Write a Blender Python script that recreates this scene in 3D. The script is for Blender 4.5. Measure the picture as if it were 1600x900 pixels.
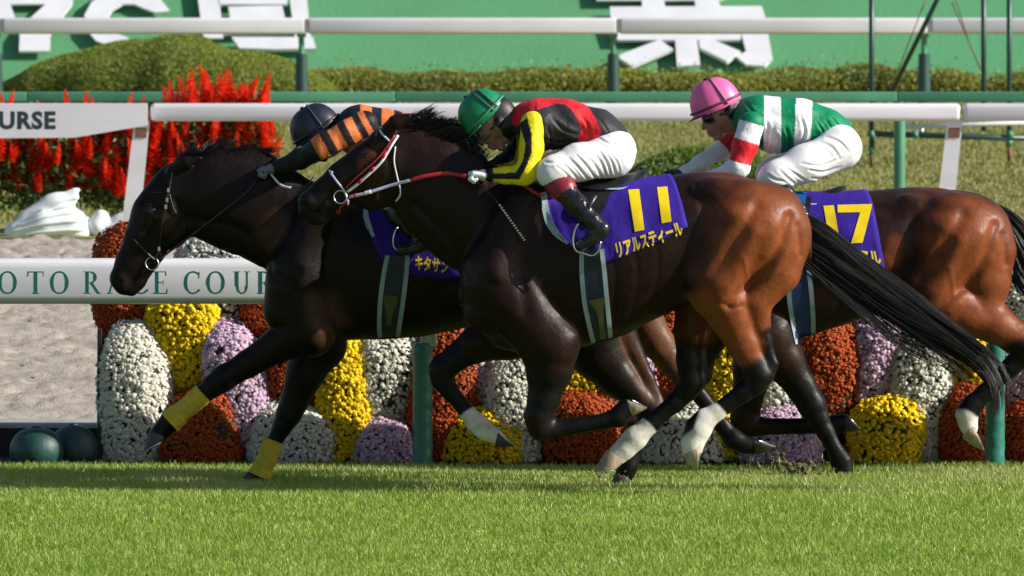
import bpy, bmesh, math, random
import numpy as np
from mathutils import Vector, Matrix
from mathutils.bvhtree import BVHTree

for o in list(bpy.data.objects):
    bpy.data.objects.remove(o)
SC = bpy.context.scene
COL = SC.collection
rnd = random.Random(7)
R = np.random.RandomState(7)

# ------------------------------------------------------------------ camera
CAM_Y, CAM_Z, TAN = -60.0, 4.0, 0.05
FPX = 18000.0                       # focal length in pixels of the 1600 px wide photograph
TH = math.atan(TAN)
cam = bpy.data.cameras.new('camera')
cam.sensor_width = 36.0
cam.lens = FPX / 1600.0 * 36.0
cam.clip_start = 1.0
cam.clip_end = 6000.0
cam.dof.use_dof = True
cam.dof.focus_distance = 59.4
cam.dof.aperture_fstop = 11.5
camo = bpy.data.objects.new('camera', cam)
camo.location = (0, CAM_Y, CAM_Z)
camo.rotation_euler = (math.pi / 2 - TH, 0, 0)
COL.objects.link(camo)
SC.camera = camo

# ------------------------------------------------------------------ light
SUN_EL, SUN_AZ = math.radians(28.5), math.radians(14)   # azimuth: from +x towards the camera
S = Vector((math.cos(SUN_EL) * math.cos(SUN_AZ), -math.cos(SUN_EL) * math.sin(SUN_AZ), math.sin(SUN_EL)))
sun = bpy.data.lights.new('sun', 'SUN')
sun.energy = 4.9
sun.angle = math.radians(0.5)
sun.color = (1.0, 0.945, 0.86)
suno = bpy.data.objects.new('sun', sun)
suno.rotation_euler = S.to_track_quat('Z', 'Y').to_euler()
suno.location = (20, -20, 30)
COL.objects.link(suno)
w = bpy.data.worlds.new('World')
SC.world = w
w.use_nodes = True
nt = w.node_tree
sky = nt.nodes.new('ShaderNodeTexSky')
sky.sky_type = 'NISHITA'
sky.sun_disc = False
sky.sun_elevation = SUN_EL
sky.sun_rotation = math.radians(90) + SUN_AZ          # clockwise from +Y
bg = nt.nodes['Background']
bg.inputs[1].default_value = 0.080
nt.links.new(sky.outputs[0], bg.inputs[0])
SC.view_settings.view_transform = 'Standard'
SC.view_settings.look = 'None'
SC.view_settings.gamma = 1.0
SC.view_settings.exposure = 0.50

# ------------------------------------------------------------------ pixel -> world
CT, ST = math.cos(TH), math.sin(TH)
def ray(px, py):
    u, v = (px - 800.0) / FPX, (450.0 - py) / FPX
    return u, CT + v * ST, -ST + v * CT
def at(px, py, Y):
    u, b, c = ray(px, py)
    t = (Y - CAM_Y) / b
    return Vector((u * t, Y, CAM_Z + c * t))
def ground_at(px, py, z=0.0):
    u, b, c = ray(px, py)
    t = (z - CAM_Z) / c
    return Vector((u * t, CAM_Y + b * t, z))
def pxs(Y):                          # metres per pixel at depth plane Y
    return (Y - CAM_Y) / FPX

# ------------------------------------------------------------------ materials
def nodes(name):
    m = bpy.data.materials.new(name)
    m.use_nodes = True
    return m, m.node_tree.nodes, m.node_tree.links, m.node_tree.nodes['Principled BSDF']
def mat(name, col, rough=0.6, var=0.12, scale=8.0, bump=0.0, bscale=60.0, metal=0.0, spec=0.5, coat=0.0,
        attr=None, rvar=0.1, sheen=0.0, stretch=None, dist=0.01, sss=0.0, trans=0.0, col2=None):
    m, N, L, B = nodes(name)
    B.inputs['Roughness'].default_value = rough
    B.inputs['Metallic'].default_value = metal
    B.inputs['Specular IOR Level'].default_value = spec
    B.inputs['Coat Weight'].default_value = coat
    B.inputs['Sheen Weight'].default_value = sheen
    tc = N.new('ShaderNodeTexCoord')
    src = tc.outputs['Object']
    if stretch:
        mp = N.new('ShaderNodeMapping'); mp.inputs['Scale'].default_value = stretch
        L.new(src, mp.inputs[0]); src = mp.outputs[0]
    if attr:
        a = N.new('ShaderNodeAttribute'); a.attribute_name = attr; base = a.outputs['Color']
    else:
        rgb = N.new('ShaderNodeRGB'); rgb.outputs[0].default_value = (*col, 1); base = rgb.outputs[0]
    if var > 0:
        nz = N.new('ShaderNodeTexNoise'); nz.inputs['Scale'].default_value = scale; nz.inputs['Detail'].default_value = 6
        L.new(src, nz.inputs['Vector'])
        mr = N.new('ShaderNodeMapRange'); mr.inputs[1].default_value = 0.3; mr.inputs[2].default_value = 0.7
        mr.inputs[3].default_value = 1 - var; mr.inputs[4].default_value = 1 + var
        L.new(nz.outputs[0], mr.inputs[0])
        if col2:
            mx = N.new('ShaderNodeMix'); mx.data_type = 'RGBA'
            mx.inputs[6].default_value = (*col, 1); mx.inputs[7].default_value = (*col2, 1)
            cr = N.new('ShaderNodeMapRange'); cr.inputs[1].default_value = 0.35; cr.inputs[2].default_value = 0.65
            L.new(nz.outputs[0], cr.inputs[0]); L.new(cr.outputs[0], mx.inputs[0]); base = mx.outputs[2]
        mu = N.new('ShaderNodeVectorMath'); mu.operation = 'SCALE'
        L.new(base, mu.inputs[0]); L.new(mr.outputs[0], mu.inputs['Scale']); base = mu.outputs[0]
        rr = N.new('ShaderNodeMapRange'); rr.inputs[3].default_value = max(0.05, rough - rvar); rr.inputs[4].default_value = min(1, rough + rvar)
        L.new(nz.outputs[0], rr.inputs[0]); L.new(rr.outputs[0], B.inputs['Roughness'])
    L.new(base, B.inputs['Base Color'])
    if bump > 0:
        b = N.new('ShaderNodeTexNoise'); b.inputs['Scale'].default_value = bscale; b.inputs['Detail'].default_value = 5
        L.new(src, b.inputs['Vector'])
        bm = N.new('ShaderNodeBump'); bm.inputs['Strength'].default_value = bump; bm.inputs['Distance'].default_value = dist
        L.new(b.outputs[0], bm.inputs['Height']); L.new(bm.outputs[0], B.inputs['Normal'])
    if trans > 0:                    # leaves and petals let light through
        out = N['Material Output']
        t = N.new('ShaderNodeBsdfTranslucent'); L.new(base, t.inputs['Color'])
        ms = N.new('ShaderNodeMixShader'); ms.inputs[0].default_value = trans
        L.new(B.outputs[0], ms.inputs[1]); L.new(t.outputs[0], ms.inputs[2]); L.new(ms.outputs[0], out.inputs[0])
    return m

M = {}
M['white_rail'] = mat('white_rail_plastic', (0.67, 0.66, 0.69), 0.38, 0.08, 2.2, 0.03, 20, stretch=(0.6, 1, 3))
M['white_paint'] = mat('white_paint', (0.66, 0.67, 0.70), 0.4, 0.06, 3, 0.05, 30)
M['green_paint'] = mat('green_paint', (0.05, 0.20, 0.12), 0.4, 0.15, 3)
M['pale_green_paint'] = mat('pale_green_paint', (0.07, 0.25, 0.15), 0.45, 0.15, 2.5)
M['dark_green_paint'] = mat('dark_green_paint', (0.018, 0.06, 0.05), 0.4, 0.2, 4)
M['pad_vinyl'] = mat('green_pad_vinyl', (0.022, 0.15, 0.115), 0.33, 0.18, 5, 0.25, 14)
M['ball_vinyl'] = mat('dark_green_vinyl', (0.008, 0.050, 0.040), 0.5, 0.35, 9, 0.25, 45)
M['steel'] = mat('galvanised_steel', (0.45, 0.46, 0.47), 0.4, 0.2, 30, metal=0.9)
M['bit_metal'] = mat('bit_metal', (0.6, 0.6, 0.6), 0.25, 0.1, 30, metal=1.0)
M['rust_wood'] = mat('brown_stake', (0.16, 0.075, 0.045), 0.8, 0.3, 30)
M['concrete'] = mat('kerb_concrete', (0.34, 0.33, 0.33), 0.85, 0.2, 5, 0.3, 40)
M['soil_kerb_shade'] = mat('dark_soil_and_kerb_shade', (0.022, 0.019, 0.016), 0.95, 0.4, 20, 0.6, 60)  # bed earth; also the shade painted on the kerb front
M['black_frame'] = mat('black_stand_metal', (0.012, 0.012, 0.014), 0.5, 0.2, 10)
M['leather'] = mat('black_leather', (0.012, 0.012, 0.013), 0.32, 0.2, 30, 0.2, 120)
M['boot'] = mat('black_boot_leather', (0.010, 0.010, 0.012), 0.2, 0.2, 20, 0.5, 38, dist=0.012)
M['maroon'] = mat('maroon_boot_top', (0.22, 0.012, 0.025), 0.4, 0.15, 20)
M['glove_white'] = mat('white_glove', (0.72, 0.74, 0.78), 0.7, 0.08, 40, 0.2, 150)
M['glove_black'] = mat('black_glove', (0.03, 0.03, 0.033), 0.6, 0.15, 40)
M['glove_grey'] = mat('grey_glove', (0.17, 0.17, 0.18), 0.7, 0.15, 40)
M['purple'] = mat('purple_cloth', (0.036, 0.015, 0.25), 0.8, 0.16, 7, 0.5, 11, spec=0.15, dist=0.02)
M['yellow_print'] = mat('yellow_print', (0.76, 0.55, 0.010), 0.7, 0.08, 20, spec=0.2)
M['pale_trim'] = mat('pale_grey_binding', (0.27, 0.34, 0.38), 0.6, 0.12, 20)
M['girth_navy'] = mat('girth_navy', (0.012, 0.017, 0.035), 0.6, 0.15, 20)
M['girth_blue'] = mat('girth_blue', (0.01, 0.035, 0.12), 0.6, 0.15, 20)
M['girth_olive'] = mat('girth_olive', (0.085, 0.08, 0.025), 0.6, 0.15, 20)
M['saddle_blue'] = mat('blue_leather', (0.01, 0.10, 0.36), 0.4, 0.1, 20)
M['red_rein'] = mat('red_leather', (0.40, 0.018, 0.022), 0.4, 0.12, 40)
M['lilac_rein'] = mat('lilac_strap', (0.46, 0.44, 0.66), 0.5, 0.08, 40)
M['white_strap'] = mat('white_strap', (0.72, 0.70, 0.72), 0.45, 0.08, 40)
M['skin'] = mat('skin', (0.46, 0.235, 0.15), 0.5, 0.12, 25, 0.15, 120)
M['hair_black'] = mat('black_hair', (0.010, 0.009, 0.009), 0.35, 0.2, 60)
M['goggle'] = mat('dark_goggle_lens', (0.012, 0.010, 0.012), 0.12, 0.0)
M['goggle_frame'] = mat('goggle_frame', (0.05, 0.05, 0.055), 0.4, 0.1)
M['hoof'] = mat('dark_hoof', (0.045, 0.042, 0.042), 0.55, 0.3, 30, 0.3, 60, stretch=(1, 1, 0.3))
M['hoof_pale'] = mat('pale_hoof', (0.36, 0.28, 0.19), 0.55, 0.3, 30, 0.3, 60, stretch=(1, 1, 0.3))
M['bandage'] = mat('yellow_bandage', (0.50, 0.37, 0.03), 0.85, 0.15, 30, 0.5, 90)
M['eye'] = mat('dark_eye', (0.006, 0.004, 0.003), 0.06, 0.0)
M['letter_green'] = mat('dark_green_lettering', (0.005, 0.13, 0.105), 0.5, 0.05)
M['letter_black'] = mat('black_lettering', (0.012, 0.03, 0.035), 0.5, 0.05)
M['coat'] = mat('horse_coat', (0, 0, 0), 0.43, 0.18, 16, 0.22, 38, attr='coat', spec=0.17, rvar=0.20, coat=0.0, dist=0.012)
M['mane'] = mat('black_horse_hair', (0.010, 0.009, 0.009), 0.33, 0.3, 30)
M['silks'] = mat('satin_silks', (0, 0, 0), 0.52, 0.07, 22, 0.55, 13, attr='coat', spec=0.2, dist=0.03)
M['breeches'] = mat('white_breeches', (0.70, 0.70, 0.74), 0.55, 0.04, 22, 0.1, 40)
M['helmet'] = mat('helmet_cover', (0, 0, 0), 0.38, 0.07, 22, 0.08, 30, attr='coat', spec=0.4)
M['skincol'] = mat('painted_skin', (0, 0, 0), 0.5, 0.12, 25, 0.15, 120, attr='coat')

# ------------------------------------------------------------------ object helpers
def link(o, parent=None):
    COL.objects.link(o)
    if parent is not None:
        o.parent = parent
    return o
def tag(o, label=None, cat=None, group=None, kind=None):
    if label: o['label'] = label
    if cat: o['category'] = cat
    if group: o['group'] = group
    if kind: o['kind'] = kind
    return o
def empty(name, loc, label, cat, group=None):
    o = bpy.data.objects.new(name, None)
    o.empty_display_size = 0.1
    o.location = loc
    link(o)
    tag(o, label, cat, group)
    return o
def rootloc(parent):
    v = Vector((0, 0, 0))
    while parent is not None:
        v += parent.location; parent = parent.parent
    return v
def mesh_np(name, V, F, material, parent=None, smooth=True, col=None, face_mat=None):
    """V (n,3) world coordinates, F (m,k) quads or tris."""
    V = np.asarray(V, dtype=np.float32); F = np.asarray(F, dtype=np.int32)
    V = V - np.array(rootloc(parent), dtype=np.float32)
    me = bpy.data.meshes.new(name)
    k = F.shape[1]
    me.vertices.add(len(V)); me.vertices.foreach_set('co', V.ravel())
    me.loops.add(F.size); me.loops.foreach_set('vertex_index', F.ravel())
    me.polygons.add(len(F)); me.polygons.foreach_set('loop_start', np.arange(0, F.size, k, dtype=np.int32))
    me.polygons.foreach_set('loop_total', np.full(len(F), k, dtype=np.int32))
    if smooth:
        me.polygons.foreach_set('use_smooth', np.ones(len(F), dtype=bool))
    for mm in (material if isinstance(material, (list, tuple)) else [material]):
        me.materials.append(mm)
    if face_mat is not None:
        me.polygons.foreach_set('material_index', np.asarray(face_mat, dtype=np.int32))
    me.update(calc_edges=True)
    if col is not None:
        c = np.ones((len(V), 4), dtype=np.float32); c[:, :3] = col
        a = me.color_attributes.new('coat', 'FLOAT_COLOR', 'POINT')
        a.data.foreach_set('color', c.ravel())
    return link(bpy.data.objects.new(name, me), parent)
def mesh_py(name, V, F, material, parent=None, smooth=False):
    rl = rootloc(parent)
    me = bpy.data.meshes.new(name)
    me.from_pydata([tuple(Vector(v) - rl) for v in V], [], F)
    for mm in (material if isinstance(material, (list, tuple)) else [material]):
        me.materials.append(mm)
    if smooth:
        for p in me.polygons: p.use_smooth = True
    me.update()
    return link(bpy.data.objects.new(name, me), parent)

class MB:
    """collects shapes into one mesh"""
    def __init__(s): s.V, s.F = [], []
    def add(s, V, F):
        n = len(s.V); s.V += [Vector(v) for v in V]; s.F += [tuple(i + n for i in f) for f in F]
    def box(s, a, b, bev=0.0):
        (x0, y0, z0), (x1, y1, z1) = a, b
        if bev <= 0:
            s.add([(x0,y0,z0),(x1,y0,z0),(x1,y1,z0),(x0,y1,z0),(x0,y0,z1),(x1,y0,z1),(x1,y1,z1),(x0,y1,z1)],
                  [(0,3,2,1),(4,5,6,7),(0,1,5,4),(1,2,6,5),(2,3,7,6),(3,0,4,7)])
        else:
            bm = bmesh.new()
            bmesh.ops.create_cube(bm, size=1)
            for v in bm.verts:
                v.co = Vector(((x0+x1)/2 + v.co.x*(x1-x0), (y0+y1)/2 + v.co.y*(y1-y0), (z0+z1)/2 + v.co.z*(z1-z0)))
            bmesh.ops.bevel(bm, geom=bm.edges[:], offset=bev, segments=3, affect='EDGES', profile=0.5)
            bm.verts.index_update()
            s.add([v.co.copy() for v in bm.verts], [tuple(v.index for v in f.verts) for f in bm.faces]); bm.free()
    def tube(s, P, r, n=8, flat=None, caps=True):
        """tube along points; r number or list; flat=(dir, ratio) squashes the section along dir"""
        P = [Vector(p) for p in P]; k = len(P)
        rs = r if isinstance(r, (list, tuple)) else [r] * k
        base = len(s.V); up = None
        for i in range(k):
            t = (P[min(i+1, k-1)] - P[max(i-1, 0)]).normalized()
            if up is None:
                up = Vector((0, 1, 0)) if abs(t.y) < 0.9 else Vector((1, 0, 0))
            e1 = (up - t * up.dot(t)).normalized(); up = e1
            e2 = t.cross(e1)
            for j in range(n):
                a = 2 * math.pi * j / n
                d = e1 * math.cos(a) + e2 * math.sin(a)
                if flat: d = d - flat[0] * d.dot(flat[0]) * (1 - flat[1])
                s.V.append(P[i] + d * rs[i])
        for i in range(k - 1):
            for j in range(n):
                a, b = base + i*n + j, base + i*n + (j+1) % n
                s.F.append((a, b, b + n, a + n))
        if caps:
            s.F.append(tuple(base + j for j in reversed(range(n))))
            s.F.append(tuple(base + (k-1)*n + j for j in range(n)))
    def prism(s, poly, n, h):
        """3-D polygon extruded by h along n (front face at poly + n*h)"""
        n = Vector(n); k = len(poly); P = [Vector(p) for p in poly]
        s.add(P + [p + n * h for p in P],
              [tuple(range(k)), tuple(range(2*k - 1, k - 1, -1))] + [(i, i + k, (i+1) % k + k, (i+1) % k) for i in range(k)])
    def build(s, name, material, parent=None, smooth=False, auto=None):
        o = mesh_py(name, s.V, s.F, material, parent, smooth)
        bm = bmesh.new(); bm.from_mesh(o.data)
        bmesh.ops.recalc_face_normals(bm, faces=bm.faces[:])
        bm.to_mesh(o.data); bm.free()
        if auto is not None:
            for p in o.data.polygons: p.use_smooth = True
            o.data.set_sharp_from_angle(angle=math.radians(auto))
        return o
def catmull(P, n=6):
    P = [np.array(p, dtype=float) for p in P]
    Q = [2*P[0]-P[1]] + P + [2*P[-1]-P[-2]]
    out = []
    for i in range(1, len(Q) - 2):
        for t in np.linspace(0, 1, n, endpoint=False):
            a, b, c, d = Q[i-1], Q[i], Q[i+1], Q[i+2]
            out.append(0.5*((2*b)+(c-a)*t+(2*a-5*b+4*c-d)*t*t+(3*b-a-3*c+d)*t**3))
    out.append(P[-1])
    return out
# ------------------------------------------------------------------ implicit surfaces: one continuous skin from many smooth-blended shapes
def wob(p, f, seed):
    r = np.random.RandomState(seed); o = 0
    for i in range(4):
        k = r.normal(size=3); k = k / np.linalg.norm(k) * f * (0.7 + 0.6 * r.rand())
        o = o + np.sin(p[0]*k[0] + p[1]*k[1] + p[2]*k[2] + r.rand()*6.28)
    return o / 4
class SDF:
    def __init__(s, lo, hi, h):
        s.lo = np.array(lo, dtype=np.float64); s.h = h
        s.n = np.ceil((np.array(hi) - s.lo) / h).astype(int) + 1
        s.D = np.full(s.n, 9.0, dtype=np.float32)
        s.ax = [s.lo[i] + h*np.arange(s.n[i]) for i in range(3)]
    def sub(s, lo, hi):
        a = np.maximum(np.floor((np.array(lo) - s.lo)/s.h).astype(int), 0)
        b = np.minimum(np.ceil((np.array(hi) - s.lo)/s.h).astype(int) + 1, s.n)
        if np.any(b <= a): return None
        sl = tuple(slice(a[i], b[i]) for i in range(3))
        X = s.ax[0][sl[0]][:, None, None]; Y = s.ax[1][sl[1]][None, :, None]; Z = s.ax[2][sl[2]][None, None, :]
        return sl, X, Y, Z
    def put(s, sl, d, k, neg=False):
        A = s.D[sl]
        if neg: d = -d; A2 = -A
        else: A2 = A
        if k > 0:
            hh = np.clip(k - np.abs(A2 - d), 0, None) / k
            v = np.minimum(A2, d) - hh*hh*k*0.25
        else: v = np.minimum(A2, d)
        s.D[sl] = (-v if neg else v).astype(np.float32)
    def cap(s, A, B, ra, rb, k=0.03, sy=1.0, neg=False):
        A, B = np.array(A, dtype=float), np.array(B, dtype=float)
        m = max(ra, rb)*max(1, sy) + k + 2*s.h
        q = s.sub(np.minimum(A, B) - m, np.maximum(A, B) + m)
        if q is None: return
        sl, X, Y, Z = q
        d = B - A; L2 = max(d.dot(d), 1e-9)
        t = np.clip(((X-A[0])*d[0] + (Y-A[1])*d[1] + (Z-A[2])*d[2])/L2, 0, 1)
        r = ra + (rb - ra)*t
        dist = np.sqrt((X-A[0]-d[0]*t)**2 + ((Y-A[1]-d[1]*t)/sy)**2 + (Z-A[2]-d[2]*t)**2) - r
        if neg: dist = np.where(True, dist*min(1, sy), 0); s.putneg(sl, dist, k)
        else: s.put(sl, dist*min(1.0, sy), k)
    def putneg(s, sl, d, k):
        A = s.D[sl]; nd = -d
        hh = np.clip(k - np.abs(A - nd), 0, None) / max(k, 1e-6)
        s.D[sl] = (np.maximum(A, nd) + hh*hh*k*0.25).astype(np.float32)
    def ell(s, C, r, ang=0.0, k=0.03, neg=False, tilt=0.0):
        """ellipsoid, r=(along, lateral, across), ang rotates in the xz plane (degrees, along axis up from +x)"""
        C = np.array(C, dtype=float); m = max(r) + k + 2*s.h
        q = s.sub(C - m, C + m)
        if q is None: return
        sl, X, Y, Z = q
        a = math.radians(ang); ca, sa = math.cos(a), math.sin(a)
        x, z = X - C[0], Z - C[2]; y = Y - C[1]
        u, v = x*ca + z*sa, -x*sa + z*ca
        q_ = np.sqrt((u/r[0])**2 + (y/r[1])**2 + (v/r[2])**2)
        g = np.sqrt((u/r[0]**2)**2 + (y/r[1]**2)**2 + (v/r[2]**2)**2) + 1e-6
        dist = q_*(q_ - 1)/g
        if neg: s.putneg(sl, dist, k)
        else: s.put(sl, dist, k)
    def chain(s, P, k=0.03, sy=1.0):
        """P: list of (point, radius[, sy])"""
        for a, b in zip(P[:-1], P[1:]):
            s.cap(a[0], b[0], a[1], b[1], k, (a[2] if len(a) > 2 else sy))
    def torso(s, st, y0, k=0.04, n=2.2):
        """st rows x, zbot, ztop, halfwidth"""
        st = np.array(st); st = st[np.argsort(st[:, 0])]
        q = s.sub((st[0, 0]-0.02, y0 - st[:, 3].max() - 0.06, st[:, 1].min() - 0.06), (st[-1, 0]+0.02, y0 + st[:, 3].max() + 0.06, st[:, 2].max() + 0.06))
        sl, X, Y, Z = q
        xs = s.ax[0][sl[0]]
        def cub(col):                                  # smooth interpolation
            dense = np.interp(np.arange(st[0, 0], st[-1, 0], 0.004), st[:, 0], st[:, col])
            ker = np.hanning(25); ker /= ker.sum()
            dp = np.pad(dense, 12, mode='edge'); sm = np.convolve(dp, ker, 'valid')
            return np.interp(xs, np.arange(st[0, 0], st[-1, 0], 0.004), sm)
        zb, zt, wd = cub(1), cub(2), np.maximum(cub(3), 0.01)
        c = ((zb + zt)/2)[:, None, None]; a = np.maximum((zt - zb)/2, 0.01)[:, None, None]; wd = wd[:, None, None]
        qv = ((np.abs(Z - c)/a)**n + (np.abs(Y - y0)/wd)**n)**(1/n)
        s.put(sl, (qv - 1)*np.minimum(a, wd), k)
    def noise(s, amp, f, seed=1):
        X = s.ax[0][:, None, None]; Y = s.ax[1][None, :, None]; Z = s.ax[2][None, None, :]
        s.D = (s.D + amp*wob((X, Y, Z), f, seed)).astype(np.float32)
    def mesh(s, smooth=2):
        D, h = s.D, s.h
        ins = D < 0
        nx, ny, nz = D.shape
        cnt = np.zeros((nx-1, ny-1, nz-1), dtype=np.int8)
        cs = [(i, j, k) for i in (0, 1) for j in (0, 1) for k in (0, 1)]
        for (i, j, k) in cs:
            cnt += ins[i:nx-1+i, j:ny-1+j, k:nz-1+k]
        I, J, K = np.nonzero((cnt > 0) & (cnt < 8))
        idx = np.full(cnt.shape, -1, dtype=np.int32); idx[I, J, K] = np.arange(len(I))
        val = np.stack([D[I+i, J+j, K+k] for (i, j, k) in cs], 1)
        acc = np.zeros((len(I), 3)); num = np.zeros(len(I))
        for a in range(8):
            for b in range(a+1, 8):
                da = np.array(cs[b]) - np.array(cs[a])
                if np.abs(da).sum() != 1: continue
                va, vb = val[:, a], val[:, b]
                m = (va < 0) != (vb < 0)
                t = np.where(m, va/np.where(m, va - vb, 1), 0)
                acc += np.where(m[:, None], np.array(cs[a]) + t[:, None]*da, 0); num += m
        V = (acc/num[:, None] + np.stack([I, J, K], 1))*h + s.lo
        F = []
        for ax in range(3):
            o = [1 if ax == q else 0 for q in range(3)]
            A = ins[:nx-o[0], :ny-o[1], :nz-o[2]]; Bm = ins[o[0]:, o[1]:, o[2]:]
            i, j, k = np.nonzero(A != Bm)
            fl = A[i, j, k]
            b1, b2 = [q for q in range(3) if q != ax]
            P = np.stack([i, j, k], 1)
            ok = (P[:, b1] > 0) & (P[:, b2] > 0) & (P[:, b1] < D.shape[b1]-1) & (P[:, b2] < D.shape[b2]-1)
            P, fl = P[ok], fl[ok]
            def cell(d1, d2):
                Q = P.copy(); Q[:, b1] += d1; Q[:, b2] += d2
                return idx[Q[:, 0], Q[:, 1], Q[:, 2]]
            q = np.stack([cell(-1, -1), cell(0, -1), cell(0, 0), cell(-1, 0)], 1)
            if ax == 1: fl = ~fl
            q[~fl] = q[~fl][:, ::-1]
            F.append(q)
        F = np.concatenate(F); F = F[(F >= 0).all(1)]
        E = np.concatenate([F[:, [0, 1]], F[:, [1, 2]], F[:, [2, 3]], F[:, [3, 0]]])
        for it in range(smooth):
            acc = np.zeros_like(V); n = np.bincount(E[:, 0], minlength=len(V)) + np.bincount(E[:, 1], minlength=len(V))
            for c in range(3):
                acc[:, c] = np.bincount(E[:, 0], V[E[:, 1], c], len(V)) + np.bincount(E[:, 1], V[E[:, 0], c], len(V))
            V = V*0.4 + 0.6*acc/np.maximum(n, 1)[:, None]
        return V, F
def bvh_of(V, F):
    return BVHTree.FromPolygons([tuple(v) for v in V.tolist()], F.tolist())
def in_poly(px, py, poly):
    c = np.zeros(px.shape, dtype=bool); n = len(poly)
    for i in range(n):
        (x1, y1), (x2, y2) = poly[i], poly[(i+1) % n]
        if y1 == y2: continue
        m = ((y1 > py) != (y2 > py)) & (px < (x2-x1)*(py-y1)/(y2-y1) + x1)
        c ^= m
    return c
class Plane:
    """side-view drafting plane at depth Y: px,py of the photograph <-> world x,z"""
    def __init__(s, Y): s.Y, s.s = Y, pxs(Y)
    def __call__(s, px, py, y=0.0):
        v = at(px, py, s.Y); return np.array((v.x, s.Y + y, v.z))
    def inv(s, V):
        u = V[:, 0]/(s.Y - CAM_Y); 
        c = (V[:, 2] - CAM_Z)/(s.Y - CAM_Y)               # c/b = (-ST+v*CT)/(CT+v*ST)
        v = (c*CT + ST)/(CT - c*ST)
        return 800 + u*(CT + v*ST)*FPX, 450 - v*FPX
def smooth01(x, a, b):
    t = np.clip((x - a)/(b - a), 0, 1); return t*t*(3 - 2*t)
# ------------------------------------------------------------------ racehorses
BAY = np.array((0.205, 0.055, 0.018)); BAY_SHADE = np.array((0.0135, 0.0054, 0.0036)); BLK = np.array((0.0055, 0.0048, 0.0045))  # second tone is bay with shade painted in, for barrel and forehand
WHT = np.array((0.70, 0.67, 0.62)); TAN_ = np.array((0.12, 0.052, 0.028))
HN = 0.0070
def loft_hoof(H, A, B, T, ra, rb, y, sole_mat, parent, name='hoof', ball=0.75):
    """A coronet centre, B sole centre, T toe direction (pixels); returns object"""
    a, b = H(A[0], A[1], y), H(B[0], B[1], y)
    t = np.array((T[0], 0.0, -T[1])); t /= np.linalg.norm(t)
    ax = (b - a)/np.linalg.norm(b - a)
    e2 = np.array((0, 1.0, 0)); V = []; n = 14
    ta = t - ax*t.dot(ax); ta /= np.linalg.norm(ta)
    rows = [(0, ra*1.02, ta), (0.06, ra*1.07, ta), (0.5, (ra+rb)/2*1.0, (ta+t)/2), (0.93, rb, t), (1.0, rb*0.97, t)]
    for f, r, d in rows:
        c = a + (b - a)*f; d = d/np.linalg.norm(d)
        for j in range(n):
            an = 2*math.pi*j/n; ca = math.cos(an)
            k = 1.12 if ca > 0 else 0.86
            V.append(c + (d*ca*k + e2*math.sin(an)*0.92)*r*H.s)
    k = len(rows)
    F = [(i*n+j, i*n+(j+1) % n, (i+1)*n+(j+1) % n, (i+1)*n+j) for i in range(k-1) for j in range(n)]
    F.append(tuple(range((k-1)*n, k*n))); F.append(tuple(reversed(range(n))))
    o = mesh_py(name, V, F, sole_mat, parent)
    bm = bmesh.new(); bm.from_mesh(o.data); bmesh.ops.recalc_face_normals(bm, faces=bm.faces[:]); bm.to_mesh(o.data); bm.free()
    for p in o.data.polygons: p.use_smooth = True
    o.data.set_sharp_from_angle(angle=math.radians(50))
    # racing plate: thin bright shoe under the sole rim
    mb = MB(); d = t
    ring = [b + (d*math.cos(q)*1.12 + e2*math.sin(q)*0.92)*rb*0.86*H.s + ax*0.004 for q in np.linspace(-2.3, 2.3, 13)]
    mb.tube(ring, 0.0045, 5)
    mb.build('horseshoe', M['steel'], o)
    return o

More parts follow.
